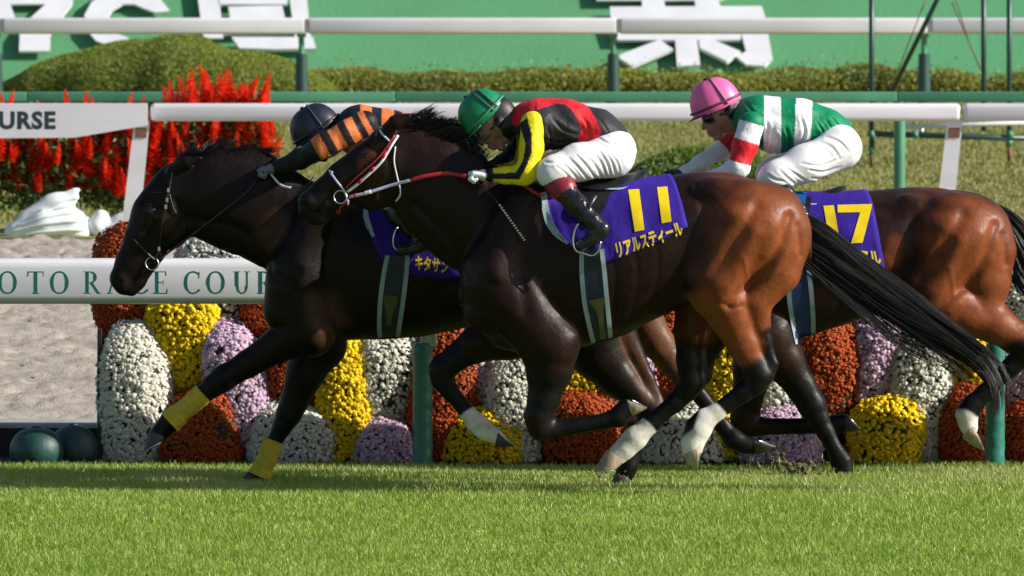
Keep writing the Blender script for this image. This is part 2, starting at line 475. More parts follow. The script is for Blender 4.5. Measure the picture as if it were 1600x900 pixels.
def build_horse(sp):
    H = Plane(sp['Y']); s = H.s
    def P(q): return H(q[0], q[1], q[2])
    pts = [P((r[0], r[1], 0)) for r in sp['torso']] + [P((r[0], r[2], 0)) for r in sp['torso']]
    for ch in sp['chains']: pts += [P(q) for q in ch['p']]
    pts = np.array(pts)
    lo, hi = pts.min(0) - 0.2, pts.max(0) + 0.2
    lo[1], hi[1] = H.Y - 0.48, H.Y + 0.48
    F_ = SDF(lo, hi, HN)
    F_.torso([(P((r[0], 0, 0))[0], P((r[0], r[2], 0))[2], P((r[0], r[1], 0))[2], r[3]) for r in sp['torso']], H.Y)
    for ch in sp['chains']:
        F_.chain([(P(q), q[3]*s) + ((q[4],) if len(q) > 4 else ()) for q in ch['p']], ch.get('k', 0.03), ch.get('sy', 0.85))
    for e in sp['ells']:
        F_.ell(P(e[0]), (e[1][0]*s, e[1][1], e[1][2]*s), e[2], e[3])
    F_.noise(0.0018, 30, 3)
    V, Fc = F_.mesh(3)
    # muscle relief: soft grooves (depth > 0 goes in) and ridges along lines on both flanks
    px, py = H.inv(V)
    nn = np.cross(V[Fc[:, 2]] - V[Fc[:, 0]], V[Fc[:, 3]] - V[Fc[:, 1]])
    vn = np.stack([sum(np.bincount(Fc[:, k], nn[:, c], len(V)) for k in range(4)) for c in range(3)], 1)
    vn /= np.linalg.norm(vn, axis=1)[:, None] + 1e-12
    amt = np.zeros(len(V)); side = np.abs(vn[:, 1])
    for (line, wd, dep) in sp.get('sculpt', []):
        L_ = np.array(catmull(line, 4)) if len(line) > 2 else np.array(line, dtype=float)
        best = np.full(len(V), 1e9)
        for a, b in zip(L_[:-1], L_[1:]):
            d = b - a; t = np.clip(((px - a[0])*d[0] + (py - a[1])*d[1])/max(d @ d, 1e-9), 0, 1)
            best = np.minimum(best, np.hypot(px - a[0] - t*d[0], py - a[1] - t*d[1]))
        amt -= dep*(1.12 if wd > 5 else 1.0)*np.exp(-(best/wd)**2)*smooth01(side, .12, .55)
    V = V + vn*amt[:, None]
    # coat colours: markings, plus shaded flanks and lit rumps painted in on bays
    px, py = H.inv(V)
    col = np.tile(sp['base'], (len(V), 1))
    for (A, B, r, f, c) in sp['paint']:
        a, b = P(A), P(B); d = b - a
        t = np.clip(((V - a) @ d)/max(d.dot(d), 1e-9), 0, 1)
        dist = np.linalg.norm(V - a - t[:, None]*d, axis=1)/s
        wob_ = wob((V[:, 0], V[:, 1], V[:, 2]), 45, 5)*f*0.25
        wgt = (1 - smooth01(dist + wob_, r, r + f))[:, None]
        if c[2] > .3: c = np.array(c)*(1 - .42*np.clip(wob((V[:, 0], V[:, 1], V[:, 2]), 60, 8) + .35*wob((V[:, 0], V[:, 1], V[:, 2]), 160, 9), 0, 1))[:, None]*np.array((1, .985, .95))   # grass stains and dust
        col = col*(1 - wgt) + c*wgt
    root = empty('racehorse', P((sp['base_px'][0], sp['base_px'][1], 0)).tolist(), sp['label'], 'racehorse', 'racehorses galloping along the turf')
    root.location.z = 0.0
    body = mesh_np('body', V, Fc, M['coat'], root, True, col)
    bvh = bvh_of(V, Fc)
    for h in sp['hooves']:
        loft_hoof(H, h[0], h[1], h[2], h[3], h[4], h[5], M[h[6]], root)
    def hit(x, y, off=0.006, side=-1, dy=0.0):
        """point on the coat seen at photo pixel x,y"""
        p = H(x, y, 0); 
        r_ = bvh.ray_cast(Vector((p[0], H.Y + side*1.5, p[2])), Vector((0, -side, 0)))
        if r_[0] is None:
            q = bvh.find_nearest(Vector((p[0], H.Y + side*0.12, p[2])))
            return q[0] + q[1]*off
        return r_[0] + Vector((0, side*off, 0))
    for (ex, ey, er) in sp.get('eyes', []):
        for side in (-1, 1):
            c = hit(ex, ey, -er*s*0.55, side)
            mb = MB(); n = 10
            bm = bmesh.new(); bmesh.ops.create_uvsphere(bm, u_segments=14, v_segments=10, radius=er*s)
            me = bpy.data.meshes.new('eye'); bm.to_mesh(me); bm.free(); me.materials.append(M['eye'])
            for p in me.polygons: p.use_smooth = True
            o = bpy.data.objects.new('eye', me); o.location = c - root.location; link(o, root)
            o.scale = (1.15, 0.8, 0.9)
            lid = MB()
            lid.tube([c + Vector((math.cos(a)*er*s*1.25, side*er*s*0.35, math.sin(a)*er*s*0.95)) for a in np.linspace(0.1, 3.0, 8)], er*s*0.28, 6)
            lid.build('eyelid', M['mane'], o, True)
    return root, H, bvh, hit, body

def hair(name, paths, parent, r0=0.0022, mat_='mane', taper=0.35, n=3, spread_kind=None):
    """strands: list of point lists -> one mesh of thin three-sided hairs"""
    V, F = [], []; base = 0
    for P in paths:
        P = np.array(P); k = len(P)
        T = np.gradient(P, axis=0); T /= np.linalg.norm(T, axis=1)[:, None] + 1e-9
        e1 = np.cross(T, np.array((0.13, 1, 0.21))); e1 /= np.linalg.norm(e1, axis=1)[:, None] + 1e-9
        e2 = np.cross(T, e1)
        rr = r0*np.linspace(1, taper, k)**1.0
        rr[-1] *= 0.3
        for j in range(n):
            a = 2*math.pi*j/n
            V.append(P + (e1*math.cos(a) + e2*math.sin(a))*rr[:, None])
        i = np.arange(k-1)
        for j in range(n):
            a, b = base + j*k + i, base + ((j+1) % n)*k + i
            F.append(np.stack([a, b, b+1, a+1], 1))
        base += n*k
    return mesh_np(name, np.concatenate(V), np.concatenate(F), M[mat_], parent, True)

def flow(H, upper, lower, count, y_spread, seg=18, jit=5.0, seed=1, y_off=0.0, cut=(0.7, 1.0), curl=3.0, locks=46):
    """strands between an upper and a lower guide line (photo pixels), gathered in locks that part towards the tips"""
    r = np.random.RandomState(seed)
    U, Lw = np.array(catmull(upper, 8)), np.array(catmull(lower, 8))
    def res(C, n):
        d = np.concatenate([[0], np.cumsum(np.linalg.norm(np.diff(C, axis=0), axis=1))]); t = np.linspace(0, d[-1], n)
        return np.stack([np.interp(t, d, C[:, 0]), np.interp(t, d, C[:, 1])], 1)
    U, Lw = res(U, 60), res(Lw, 60)
    lk = [dict(f=r.rand(), df=r.normal()*.10, ph=r.rand()*6.28, am=r.rand()*curl, fq=r.uniform(.8, 2.2), dx=r.normal()*jit, dy=r.normal()*jit, y=r.normal()*y_spread, e=r.uniform(*cut)) for _ in range(locks)]
    out = []
    for i in range(count):
        k_ = lk[r.randint(locks)]
        f0 = k_['f'] + r.normal()*.05; e = np.clip(k_['e'] + r.normal()*.05, .25, 1.0); st = r.uniform(0, 0.2) if r.rand() < 0.4 else 0
        t = np.linspace(st, e, seg); k = t*59; i0 = np.clip(k.astype(int), 0, 58); fr = (k - i0)[:, None]
        u = U[i0]*(1-fr) + U[i0+1]*fr; l = Lw[i0]*(1-fr) + Lw[i0+1]*fr
        ff = np.clip(f0 + (k_['f'] + k_['df'] - f0*.9)*t*.9 - k_['f']*t*.0, -.08, 1.08)[:, None] if False else np.clip(f0*(1-.6*t) + (k_['f'] + k_['df'])*.6*t + r.normal()*.02*t, -.08, 1.08)[:, None]
        q = u*(1-ff) + l*ff
        q[:, 1] += (k_['am'] + r.normal()*.6)*np.sin(k_['ph'] + t*6.28*k_['fq'])*t + (k_['dy'] + r.normal()*jit*.25)*t*t
        q[:, 0] += (k_['dx'] + r.normal()*jit*.25)*t*t
        yy = np.clip(k_['y']*(.4 + t) + r.normal()*y_spread*.35, -2.2*y_spread, 2.2*y_spread) + y_off
        out.append([H(a_, b_, c_) for (a_, b_), c_ in zip(q, yy)])
    return out

def both(chain, y):   # helper: same pixel chain on both sides
    return [(a, b, y*sg, r) for sg in (-1, 1) for a, b, r in chain]

# ---- horse 11: bay with shade painted on barrel and forehand, in the middle, nearest the camera
h11 = dict(Y=-1.2, base_px=(960, 772), base=BAY_SHADE,
  label='bay racehorse wearing purple cloth 11 and red and white bridle, nearest of the three',
  torso=[(724, 458, 470, .04), (738, 405, 512, .14), (765, 350, 540, .20), (800, 318, 549, .225), (835, 296, 551, .24), (880, 288, 549, .265),
         (930, 284, 538, .295), (980, 281, 522, .305), (1025, 278, 498, .30), (1060, 272, 482, .285), (1100, 268, 470, .275), (1145, 269, 468, .27),
         (1190, 287, 468, .25), (1225, 315, 452, .21), (1250, 346, 425, .13), (1261, 375, 405, .05)],
  chains=[
    # neck and head
    dict(p=[(632, 246, 0, 46), (671, 277, 0, 54), (715, 319, 0, 69), (787, 372, 0, 92)], k=.09, sy=.44),
    dict(p=[(612, 226, 0, 32), (604, 250, 0, 44), (575, 268, 0, 40), (540, 284, 0, 31), (510, 306, 0, 25), (490, 322, 0, 22)], k=.03, sy=.62),
    dict(p=[(604, 278, 0, 44), (585, 292, 0, 38)], k=.02, sy=.55),
    dict(p=[(482, 316, 0, 17), (479, 330, 0, 12)], k=.02, sy=1.1),
    dict(p=[(530, 312, 0, 20), (500, 340, 0, 11), (490, 341, 0, 10)], k=.02, sy=.8),
    dict(p=[(598, 208, -.055, 10), (618, 190, -.085, 11), (640, 180, -.10, 4)], k=.012, sy=.7),
    dict(p=[(598, 208, .055, 10), (622, 190, .085, 11), (646, 181, .10, 4)], k=.012, sy=.7),
    # shoulders
    dict(p=[(822, 320, -.12, 40), (775, 430, -.15, 50), (765, 480, -.14, 42)], k=.05),
    dict(p=[(822, 320, .12, 40), (775, 430, .15, 50), (765, 480, .14, 42)], k=.05),
    # far foreleg reaching forward
    dict(p=[(775, 470, .13, 48), (795, 522, .15, 43), (745, 540, .14, 29), (712, 562, .13, 21), (690, 580, .13, 20), (691, 596, .13, 17), (702, 612, .13, 13.5), (733, 650, .13, 12), (745, 665, .13, 15.5), (757, 676, .13, 14), (774, 684, .13, 13)], k=.018),
    # near foreleg folded back
    dict(p=[(800, 460, -.16, 52), (858, 535, -.17, 48), (858, 575, -.17, 36), (850, 620, -.17, 25), (843, 648, -.17, 23), (846, 664, -.17, 21), (866, 668, -.17, 14), (945, 655, -.17, 12), (965, 649, -.17, 15.5), (973, 638, -.17, 13.5), (981, 633, -.17, 13)], k=.018),
    # near hind leg
    dict(p=[(1160, 350, -.15, 72), (1112, 428, -.19, 50), (1120, 452, -.18, 44), (1140, 490, -.17, 34), (1160, 535, -.165, 25), (1178, 568, -.16, 20), (1184, 584, -.16, 21), (1178, 597, -.16, 17), (1160, 610, -.16, 14.5), (1120, 640, -.16, 13.5), (1100, 654, -.16, 17), (1090, 668, -.16, 20), (1082, 686, -.16, 17), (1081, 698, -.16, 16)], k=.02),
    dict(p=[(1225, 372, -.12, 40), (1212, 420, -.14, 38), (1178, 470, -.165, 26), (1192, 530, -.165, 12), (1206, 566, -.16, 9), (1198, 580, -.16, 12)], k=.02),
    # far hind leg
    dict(p=[(1160, 350, .15, 70), (1105, 430, .18, 48), (1095, 470, .17, 40), (1085, 520, .16, 31), (1082, 565, .15, 24), (1082, 596, .15, 22), (1074, 612, .15, 17), (1055, 632, .15, 14), (1018, 664, .15, 14), (993, 688, .15, 18), (978, 703, .15, 16), (965, 714, .15, 16)], k=.02),
    dict(p=[(1205, 400, .13, 50), (1150, 480, .15, 30), (1108, 560, .15, 10), (1102, 590, .15, 12)], k=.02),
  ],
  ells=[((1195, 365, -.12), (64, .175, 78), -28, .06), ((1195, 365, .12), (64, .175, 78), -28, .06),
        ((1120, 420, -.17), (42, .12, 58), 20, .04), ((1120, 420, .17), (42, .12, 58), 20, .04),
        ((1120, 300, -.16), (34, .075, 22), -10, .05), ((756, 470, -.09), (24, .10, 42), 0, .05), ((756, 470, .09), (24, .10, 42), 0, .05)],
  sculpt=[([(1232,335),(1214,385),(1180,430),(1138,470)],8,.014),([(1180,318),(1150,368),(1118,415),(1098,440)],11,.013),([(1225,395),(1195,435),(1150,468)],13,-.011),([(1175,360),(1150,420),(1128,462)],14,-.012),([(1205,350),(1195,390)],16,-.008),([(1108,330),(1100,380),(1085,425)],13,.012),([(1135,300),(1180,312)],18,.008),([(1128,470),(1140,478),(1155,474)],4,.007),([(1090,290),(1112,300)],10,-.010),([(1245,350),(1250,395)],6,.008),([(1160,400),(1168,440)],4,-.004),([(835,320),(815,400),(822,480)],12,.012),([(790,330),(770,410),(775,470)],16,-.010),([(745,420),(770,440)],10,.010),
          ([(650,320),(700,370),(735,430)],8,.012),([(900,520),(960,505),(1020,480)],10,-.006),([(596,300),(612,270),(604,238)],6,.008),([(560,262),(522,288)],6,-.006),([(545,290),(515,312)],7,.006),
          ([(474,318),(478,324)],4,.012),([(473,336),(494,331)],3,.006),([(578,228),(590,236)],5,.007),([(566,238),(560,246)],4,-.004),([(940,330),(960,420),(955,500)],5,.003),([(975,330),(995,420),(985,490)],5,.003),([(1010,330),(1028,410),(1015,470)],5,.003)],
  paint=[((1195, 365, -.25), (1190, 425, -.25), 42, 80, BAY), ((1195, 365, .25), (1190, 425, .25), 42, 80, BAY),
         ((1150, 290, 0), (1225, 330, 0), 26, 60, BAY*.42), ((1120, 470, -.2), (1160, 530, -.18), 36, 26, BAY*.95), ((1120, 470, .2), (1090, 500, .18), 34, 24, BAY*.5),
         ((1195, 520, -.16), (1206, 566, -.16), 11, 9, BLK), ((1188, 585, -.16), (1120, 640, -.16), 26, 14, BLK), ((1082, 570, .15), (1018, 664, .15), 26, 20, BLK),
         ((850, 610, -.17), (960, 650, -.17), 34, 26, BLK), ((700, 575, .13), (733, 650, .13), 30, 24, BLK),
         ((480, 325, 0), (500, 330, 0), 22, 22, BLK), ((838, 520, -.22), (820, 510, -.22), 8, 20, BAY_SHADE*1.8), ((565, 245, -.12), (580, 232, -.12), 8, 14, BAY*.55),
         ((1112, 648, -.16), (1081, 700, -.16), 22, 3, WHT), ((1002, 680, .15), (960, 718, .15), 23, 3, WHT), ((737, 656, .13), (775, 686, .13), 17, 3, WHT*.85)],
  hooves=[((1081, 699), (1090, 714), (-.2, 1), 15, 18, -.16, 'hoof_pale'), ((964, 715), (949, 737), (-1, .10), 15, 18, .15, 'hoof_pale'),
          ((776, 686), (791, 689), (.8, .6), 12.5, 15, .13, 'hoof'), ((982, 632), (995, 628), (.9, .42), 13, 15, -.17, 'hoof_pale')],
  eyes=[(571, 243, 6)])

# ---- horse 1: black brown, yellow bandages
h01 = dict(Y=-0.35, base_px=(700, 757), base=np.array((0.0080, 0.0041, 0.0033)),
  label='almost black racehorse with yellow leg bandages, head stretched out past the sand track rail',
  torso=[(424, 452, 462, .04), (437, 395, 500, .14), (461, 350, 520, .20), (500, 310, 531, .23), (545, 292, 531, .25), (600, 292, 530, .28), (660, 294, 526, .295),
         (720, 296, 514, .30), (780, 296, 500, .295), (840, 296, 488, .28), (890, 298, 478, .27), (935, 312, 470, .25), (970, 340, 450, .20), (995, 375, 425, .11), (1003, 395, 410, .05)],
  chains=[
    dict(p=[(298, 305, 0, 50), (340, 305, 0, 60), (395, 318, 0, 66), (470, 366, 0, 79)], k=.09, sy=.48),
    dict(p=[(273, 287, 0, 28), (266, 307, 0, 37), (247, 338, 0, 40), (226, 375, 0, 30), (208, 410, 0, 24), (196, 432, 0, 22)], k=.03, sy=.62),
    dict(p=[(274, 325, 0, 46), (262, 352, 0, 38)], k=.02, sy=.55),
    dict(p=[(188, 436, 0, 16), (193, 447, 0, 14)], k=.02, sy=1.1),
    dict(p=[(238, 395, 0, 20), (216, 440, 0, 11), (206, 453, 0, 10)], k=.02, sy=.8),
    dict(p=[(270, 268, -.055, 10), (292, 253, -.085, 10), (314, 246, -.10, 4)], k=.012, sy=.7),
    dict(p=[(270, 268, .055, 10), (290, 251, .085, 10), (310, 243, .10, 4)], k=.012, sy=.7),
    dict(p=[(515, 325, -.12, 42), (470, 430, -.15, 50), (455, 480, -.14, 44)], k=.05),
    dict(p=[(515, 325, .12, 42), (470, 430, .15, 50), (455, 480, .14, 44)], k=.05),
    dict(p=[(470, 450, -.15, 50), (482, 512, -.16, 44), (440, 534, -.15, 28), (388, 566, -.14, 21), (352, 588, -.14, 20), (335, 600, -.14, 17), (318, 614, -.14, 14), (282, 643, -.14, 13), (268, 655, -.14, 16), (256, 668, -.14, 13), (250, 675, -.14, 14)], k=.018),
    dict(p=[(500, 480, .13, 50), (497, 540, .14, 43), (476, 585, .13, 30), (458, 632, .13, 21), (450, 650, .13, 19.5), (441, 668, .13, 15), (425, 698, .13, 12), (406, 742, .13, 15), (398, 750, .13, 13)], k=.018),
    dict(p=[(930, 400, -.15, 72), (915, 500, -.17, 55), (935, 550, -.16, 42), (965, 588, -.155, 30), (1000, 622, -.15, 21), (1018, 640, -.15, 20), (1012, 655, -.15, 16), (1000, 680, -.15, 13), (985, 712, -.15, 12), (980, 724, -.15, 15.5), (977, 735, -.15, 13), (975, 740, -.15, 13)], k=.02),
    dict(p=[(960, 430, -.14, 45), (975, 520, -.15, 20), (1012, 590, -.15, 10), (1030, 630, -.15, 10)], k=.02),
    dict(p=[(930, 400, .15, 70), (960, 460, .16, 48), (1000, 495, .155, 34), (1030, 540, .15, 25), (1055, 575, .15, 20), (1068, 590, .15, 17), (1085, 608, .15, 14), (1130, 668, .15, 12), (1148, 690, .15, 15.5), (1163, 698, .15, 13), (1178, 700, .15, 13)], k=.02)],
  ells=[((935, 390, -.12), (60, .16, 70), -30, .06), ((935, 390, .12), (60, .16, 70), -30, .06),
        ((450, 470, -.09), (22, .10, 40), 0, .05), ((450, 470, .09), (22, .10, 40), 0, .05)],
  sculpt=[([(530,330),(510,410),(516,490)],12,.012),([(485,345),(465,420),(470,480)],16,-.010),([(440,430),(462,450)],10,.010),([(300,340),(380,360),(430,430)],8,.012),
          ([(262,375),(286,345),(276,312)],6,.009),([(238,325),(216,368)],6,-.006),([(243,350),(222,395)],7,.007),([(181,434),(185,440)],4,.012),([(196,458),(214,434)],3,.006),([(240,318),(248,328)],5,.008)],
  paint=[((500, 480, -.22), (512, 500, -.22), 16, 30, np.array((.075, .032, .022))), ((430, 350, -.15), (420, 370, -.15), 8, 26, np.array((.055, .024, .017))),
         ((1010, 500, .19), (1045, 565, .17), 30, 20, TAN_), ((975, 520, -.2), (1020, 625, -.18), 10, 10, TAN_*.5), ((265, 350, -.12), (280, 360, -.12), 8, 20, np.array((.05, .022, .016))),
         ((335, 600, -.14), (255, 670, -.14), 22, 20, BLK), ((450, 650, .13), (400, 750, .13), 22, 20, BLK), ((1015, 650, -.15), (978, 735, -.15), 22, 15, BLK), ((1085, 608, .15), (1170, 700, .15), 22, 15, BLK)],
  hooves=[((250, 675), (243, 692), (-.9, .45), 13.5, 18, -.14, 'hoof'), ((397, 750), (390, 757), (-1, .05), 13, 16, .13, 'hoof'),
          ((975, 740), (972, 751), (-1, .06), 13, 16, -.15, 'hoof'), ((1179, 700), (1196, 696), (.95, .3), 12.5, 16, .15, 'hoof')],
  eyes=[(234, 329, 6)])

# ---- horse 17: bay, behind on the right
h17 = dict(Y=0.45, base_px=(1300, 744), base=np.array((0.019, 0.0076, 0.0048)),  # dark base carries painted shade; bay stays on the lit quarters
  label='bay racehorse wearing purple cloth 17, hindmost of the three at the right',
  torso=[(1050, 420, 432, .04), (1063, 370, 482, .14), (1090, 335, 520, .20), (1130, 312, 540, .23), (1175, 303, 544, .25), (1225, 302, 535, .28), (1280, 302, 520, .295),
         (1340, 300, 500, .30), (1390, 295, 486, .285), (1430, 292, 476, .275), (1475, 294, 470, .27), (1515, 304, 470, .25), (1548, 325, 450, .20), (1571, 358, 425, .12), (1581, 388, 404, .05)],
  chains=[
    dict(p=[(1085, 385, .03, 88), (1040, 385, .05, 70), (985, 385, .08, 56), (940, 380, .10, 46)], k=.09, sy=.48),
    dict(p=[(940, 368, .10, 34), (925, 388, .11, 40), (900, 415, .12, 33), (875, 445, .13, 25), (858, 465, .14, 22)], k=.03, sy=.62),
    dict(p=[(945, 350, .04, 9), (962, 340, .02, 9), (978, 336, .01, 4)], k=.012, sy=.7),
    dict(p=[(945, 350, .16, 9), (962, 340, .18, 9), (978, 336, .19, 4)], k=.012, sy=.7),
    dict(p=[(1150, 330, -.12, 42), (1110, 430, -.15, 50), (1110, 480, -.14, 44)], k=.05),
    dict(p=[(1150, 330, .12, 42), (1110, 430, .15, 50), (1110, 480, .14, 44)], k=.05),
    dict(p=[(1150, 470, -.15, 50), (1195, 522, -.16, 45), (1222, 560, -.15, 33), (1250, 600, -.14, 24), (1268, 632, -.14, 21.5), (1277, 650, -.14, 17), (1289, 672, -.14, 13.5), (1306, 705, -.14, 12.5), (1313, 718, -.14, 16), (1317, 730, -.14, 13.5), (1318, 735, -.14, 14)], k=.018),
    dict(p=[(1150, 470, .14, 50), (1185, 530, .14, 44), (1178, 575, .13, 32), (1168, 630, .13, 23), (1164, 655, .13, 22), (1168, 667, .13, 19), (1185, 669, .13, 14), (1280, 668, .13, 12), (1300, 668, .13, 15.5), (1314, 664, .13, 13.5), (1320, 663, .13, 13)], k=.018),
    dict(p=[(1485, 370, -.15, 72), (1445, 445, -.19, 50), (1470, 470, -.18, 42), (1510, 488, -.17, 34), (1555, 508, -.165, 27), (1590, 530, -.16, 21), (1603, 540, -.16, 20), (1597, 553, -.16, 17), (1578, 570, -.16, 14.5), (1535, 612, -.16, 13), (1518, 630, -.16, 16), (1509, 644, -.16, 17), (1510, 656, -.16, 14), (1513, 666, -.16, 13.5)], k=.02),
    dict(p=[(1545, 395, -.12, 40), (1540, 440, -.14, 36), (1538, 480, -.16, 26), (1585, 510, -.16, 12), (1618, 530, -.16, 10), (1614, 542, -.16, 12)], k=.02),
    dict(p=[(1485, 370, .15, 72), (1460, 445, .18, 50), (1520, 480, .17, 38), (1590, 530, .16, 26), (1640, 575, .15, 20), (1665, 590, .15, 15), (1720, 650, .15, 13), (1735, 668, .15, 15), (1755, 675, .15, 13)], k=.02)],
  ells=[((1515, 378, -.12), (62, .172, 74), -28, .06), ((1515, 378, .12), (62, .172, 74), -28, .06),
        ((1450, 435, -.17), (42, .12, 56), 20, .04), ((1450, 435, .17), (42, .12, 56), 20, .04), ((1420, 330, -.16), (34, .075, 24), -10, .05)],
  sculpt=[([(1552,349),(1534,399),(1500,444),(1458,484)],8,.014),([(1500,332),(1470,382),(1438,429),(1418,454)],11,.013),([(1545,409),(1515,449),(1470,482)],13,-.011),([(1495,374),(1470,434),(1448,476)],14,-.012),([(1525,364),(1515,404)],16,-.008),([(1428,344),(1420,394),(1405,439)],13,.012),([(1455,314),(1500,326)],18,.008),([(1448,484),(1460,492),(1475,488)],4,.007),([(1410,304),(1432,314)],10,-.010),([(1565,364),(1570,409)],6,.008),([(1480,414),(1488,454)],4,-.004),([(1210,330),(1190,410),(1196,490)],12,.012),([(1300,345),(1315,420),(1305,490)],5,.003)],
  paint=[((1515, 380, -.25), (1525, 440, -.25), 38, 75, BAY*.9), ((1515, 380, .25), (1525, 440, .25), 38, 75, BAY*.9), ((1460, 315, 0), (1545, 350, 0), 22, 60, BAY*.40),
         ((1530, 470, -.2), (1600, 540, -.17), 42, 20, BAY*.85), ((1395, 380, -.28), (1390, 400, -.28), 6, 16, BAY*.6),
         ((1600, 548, -.16), (1515, 635, -.16), 24, 14, BLK), ((1255, 600, -.14), (1318, 735, -.14), 30, 24, BLK), ((1168, 600, .13), (1310, 668, .13), 30, 24, BLK),
         ((1660, 590, .15), (1755, 675, .15), 24, 14, BLK), ((1507, 648, -.16), (1514, 668, -.16), 17, 3, WHT*.9), ((870, 450, .13), (855, 468, .14), 25, 20, BLK)],
  hooves=[((1513, 668), (1528, 684), (.4, 1), 14, 17, -.16, 'hoof_pale'), ((1318, 736), (1320, 749), (-.4, .35), 13.5, 16, -.14, 'hoof'),
          ((1321, 662), (1333, 662), (.75, .75), 13, 15, .13, 'hoof'), ((1757, 675), (1775, 668), (1, .3), 13, 17, .15, 'hoof')],
  eyes=[(905, 398, 6)])

HR = {}
for key, sp in (('11', h11), ('01', h01), ('17', h17)):
    HR[key] = build_horse(sp)

# tails and manes
r11, H11, B11, hit11, body11 = HR['11']
r01, H01, B01, hit01, body01 = HR['01']
r17, H17, B17, hit17, body17 = HR['17']
T = flow(H11, [(1250, 338), (1285, 352), (1345, 398), (1420, 455), (1490, 508), (1540, 548), (1562, 588), (1563, 632)],
              [(1252, 412), (1290, 432), (1325, 462), (1390, 500), (1450, 535), (1505, 562), (1540, 598), (1548, 650)], 2300, 0.035, 20, 9, 1, cut=(0.50, 0.98), curl=7)
T += flow(H11, [(1256, 345), (1300, 375), (1370, 430), (1450, 490), (1520, 545)], [(1252, 380), (1300, 410), (1350, 450), (1430, 505), (1500, 555)], 900, 0.03, 14, 8, 2, curl=4)
T += flow(H11, [(1256, 350), (1320, 385), (1420, 455), (1520, 520), (1590, 555)], [(1255, 420), (1310, 470), (1400, 540), (1470, 575), (1530, 640)], 240, 0.05, 20, 16, 3, curl=9, locks=22)
hair('tail', T, r11, 0.0020)
T = flow(H17, [(1542, 316), (1570, 325), (1605, 352), (1680, 430), (1740, 500)], [(1572, 350), (1584, 400), (1592, 445), (1660, 520), (1720, 590)], 1300, 0.035, 16, 7, 4, cut=(0.6, 1.0))
T += flow(H17, [(1570, 340), (1590, 400), (1610, 440)], [(1572, 360), (1578, 420), (1590, 455)], 160, 0.03, 10, 6, 5, curl=6, locks=12)
hair('tail', T, r17, 0.0022)
# manes: crest line roots, blown up and back
def mane(root, H, crest, n, length, dirs, seed, y=0.0, name='mane', thick=0.0024):
    r = np.random.RandomState(seed); C = np.array(catmull(crest, 10)); out = []
    nl = max(6, n//14); lkf = r.rand(nl)*(len(C) - 1.001); lka = r.normal(size=nl)*.30; lkL = r.uniform(.55, 1.0, nl); lky = r.normal(size=nl)*.04
    for i in range(n):
        li = r.randint(nl); f = float(np.clip(lkf[li] + r.normal()*.9, 0, len(C) - 1.01)); a = int(f); q = C[a]*(1 - (f-a)) + C[a+1]*(f-a)
        g = f/len(C); d = np.array(dirs[0])*(1-g) + np.array(dirs[1])*g
        L = (length[0] + (length[1]-length[0])*lkL[li])*r.uniform(.8, 1.05)
        an = lka[li] + r.normal()*0.06 - (f - lkf[li])*.10; d = np.array((d[0]*math.cos(an) - d[1]*math.sin(an), d[0]*math.sin(an) + d[1]*math.cos(an)))
        y0 = y + r.normal()*0.012; yv = lky[li] + r.normal()*0.012
        P = []
        for t in np.linspace(0, 1, 8):
            b = d*L*t + np.array((r.uniform(.2, .5)*L, .25*L))*t*t*0.6
            P.append(H(q[0] + b[0], q[1] + 6 + b[1], y0 + yv*t))
        out.append(P)
    return hair(name, out, root, thick)
m = flow(H11, [(600, 205), (618, 188), (642, 180), (672, 162)], [(620, 222), (650, 205), (665, 190), (690, 170)], 170, 0.03, 10, 6, 8)
m += flow(H11, [(640, 200), (665, 190), (690, 182), (700, 196)], [(660, 225), (690, 215), (712, 205), (722, 214)], 220, 0.03, 10, 7, 9)
m += flow(H11, [(664, 212), (690, 192), (714, 190), (730, 208)], [(700, 250), (720, 236), (738, 222), (745, 236)], 220, 0.03, 10, 8, 10)
m += flow(H11, [(688, 236), (712, 212), (734, 206), (750, 236)], [(730, 275), (742, 262), (748, 256), (752, 275)], 200, 0.03, 10, 8, 11)
hair('mane', m, r11, 0.0024)
mane(r11, H11, [(640, 200), (668, 212), (700, 228), (728, 248), (752, 270)], 560, (24, 58), ((.55, -.85), (.30, -.95)), 31, 0, 'mane', 0.0022)
mane(r01, H01, [(268, 256), (310, 240), (345, 237), (400, 247)], 620, (16, 50), ((.5, -.7), (.7, -.6)), 12)
# ------------------------------------------------------------------ ground sheets
def sheet(name, x0, x1, y0, y1, z, m):
    return tag(mesh_py(name, [(x0, y0, z), (x1, y0, z), (x1, y1, z), (x0, y1, z)], [(0, 1, 2, 3)], m), kind='structure')
M['turf'] = mat('turf_soil_green', (0.11, 0.17, 0.028), 0.9, 0.35, 6, 0.8, 90)
M['infield_turf'] = mat('infield_turf', (0.20, 0.21, 0.055), 0.9, 0.28, 1.1, 0.8, 50, col2=(0.26, 0.235, 0.075), stretch=(0.5, 2.2, 1))
M['sand'] = mat('sand_track', (0.345, 0.30, 0.25), 0.95, 0.24, 9, 0.5, 70, stretch=(1, 0.35, 1))
M['bank_turf'] = mat('bank_artificial_turf', (0.090, 0.30, 0.128), 0.85, 0.16, 0.8, 0.6, 18, col2=(0.070, 0.25, 0.112))
sheet('ground', -3000, 3000, -400, 5000, -0.30, M['infield_turf'])
sheet('turf_track', -60, 60, -50, 1.02, 0.0, M['turf'])
sheet('flower_bed_soil', -60, 60, 1.02, 2.6, -0.03, M['soil_kerb_shade'])
mb = MB(); mb.box((-60, 2.298, -0.2), (60, 2.32, 0.125), 0.004)  # thin near-black strip paints the shade on the concrete kerb's front
tag(mb.build('kerb_face_shade', M['soil_kerb_shade'], None, auto=30), kind='structure')
mb = MB(); mb.box((-60, 2.32, -0.2), (60, 2.72, 0.15), 0.012)
tag(mb.build('track_kerb', M['concrete'], None, auto=30), kind='structure')
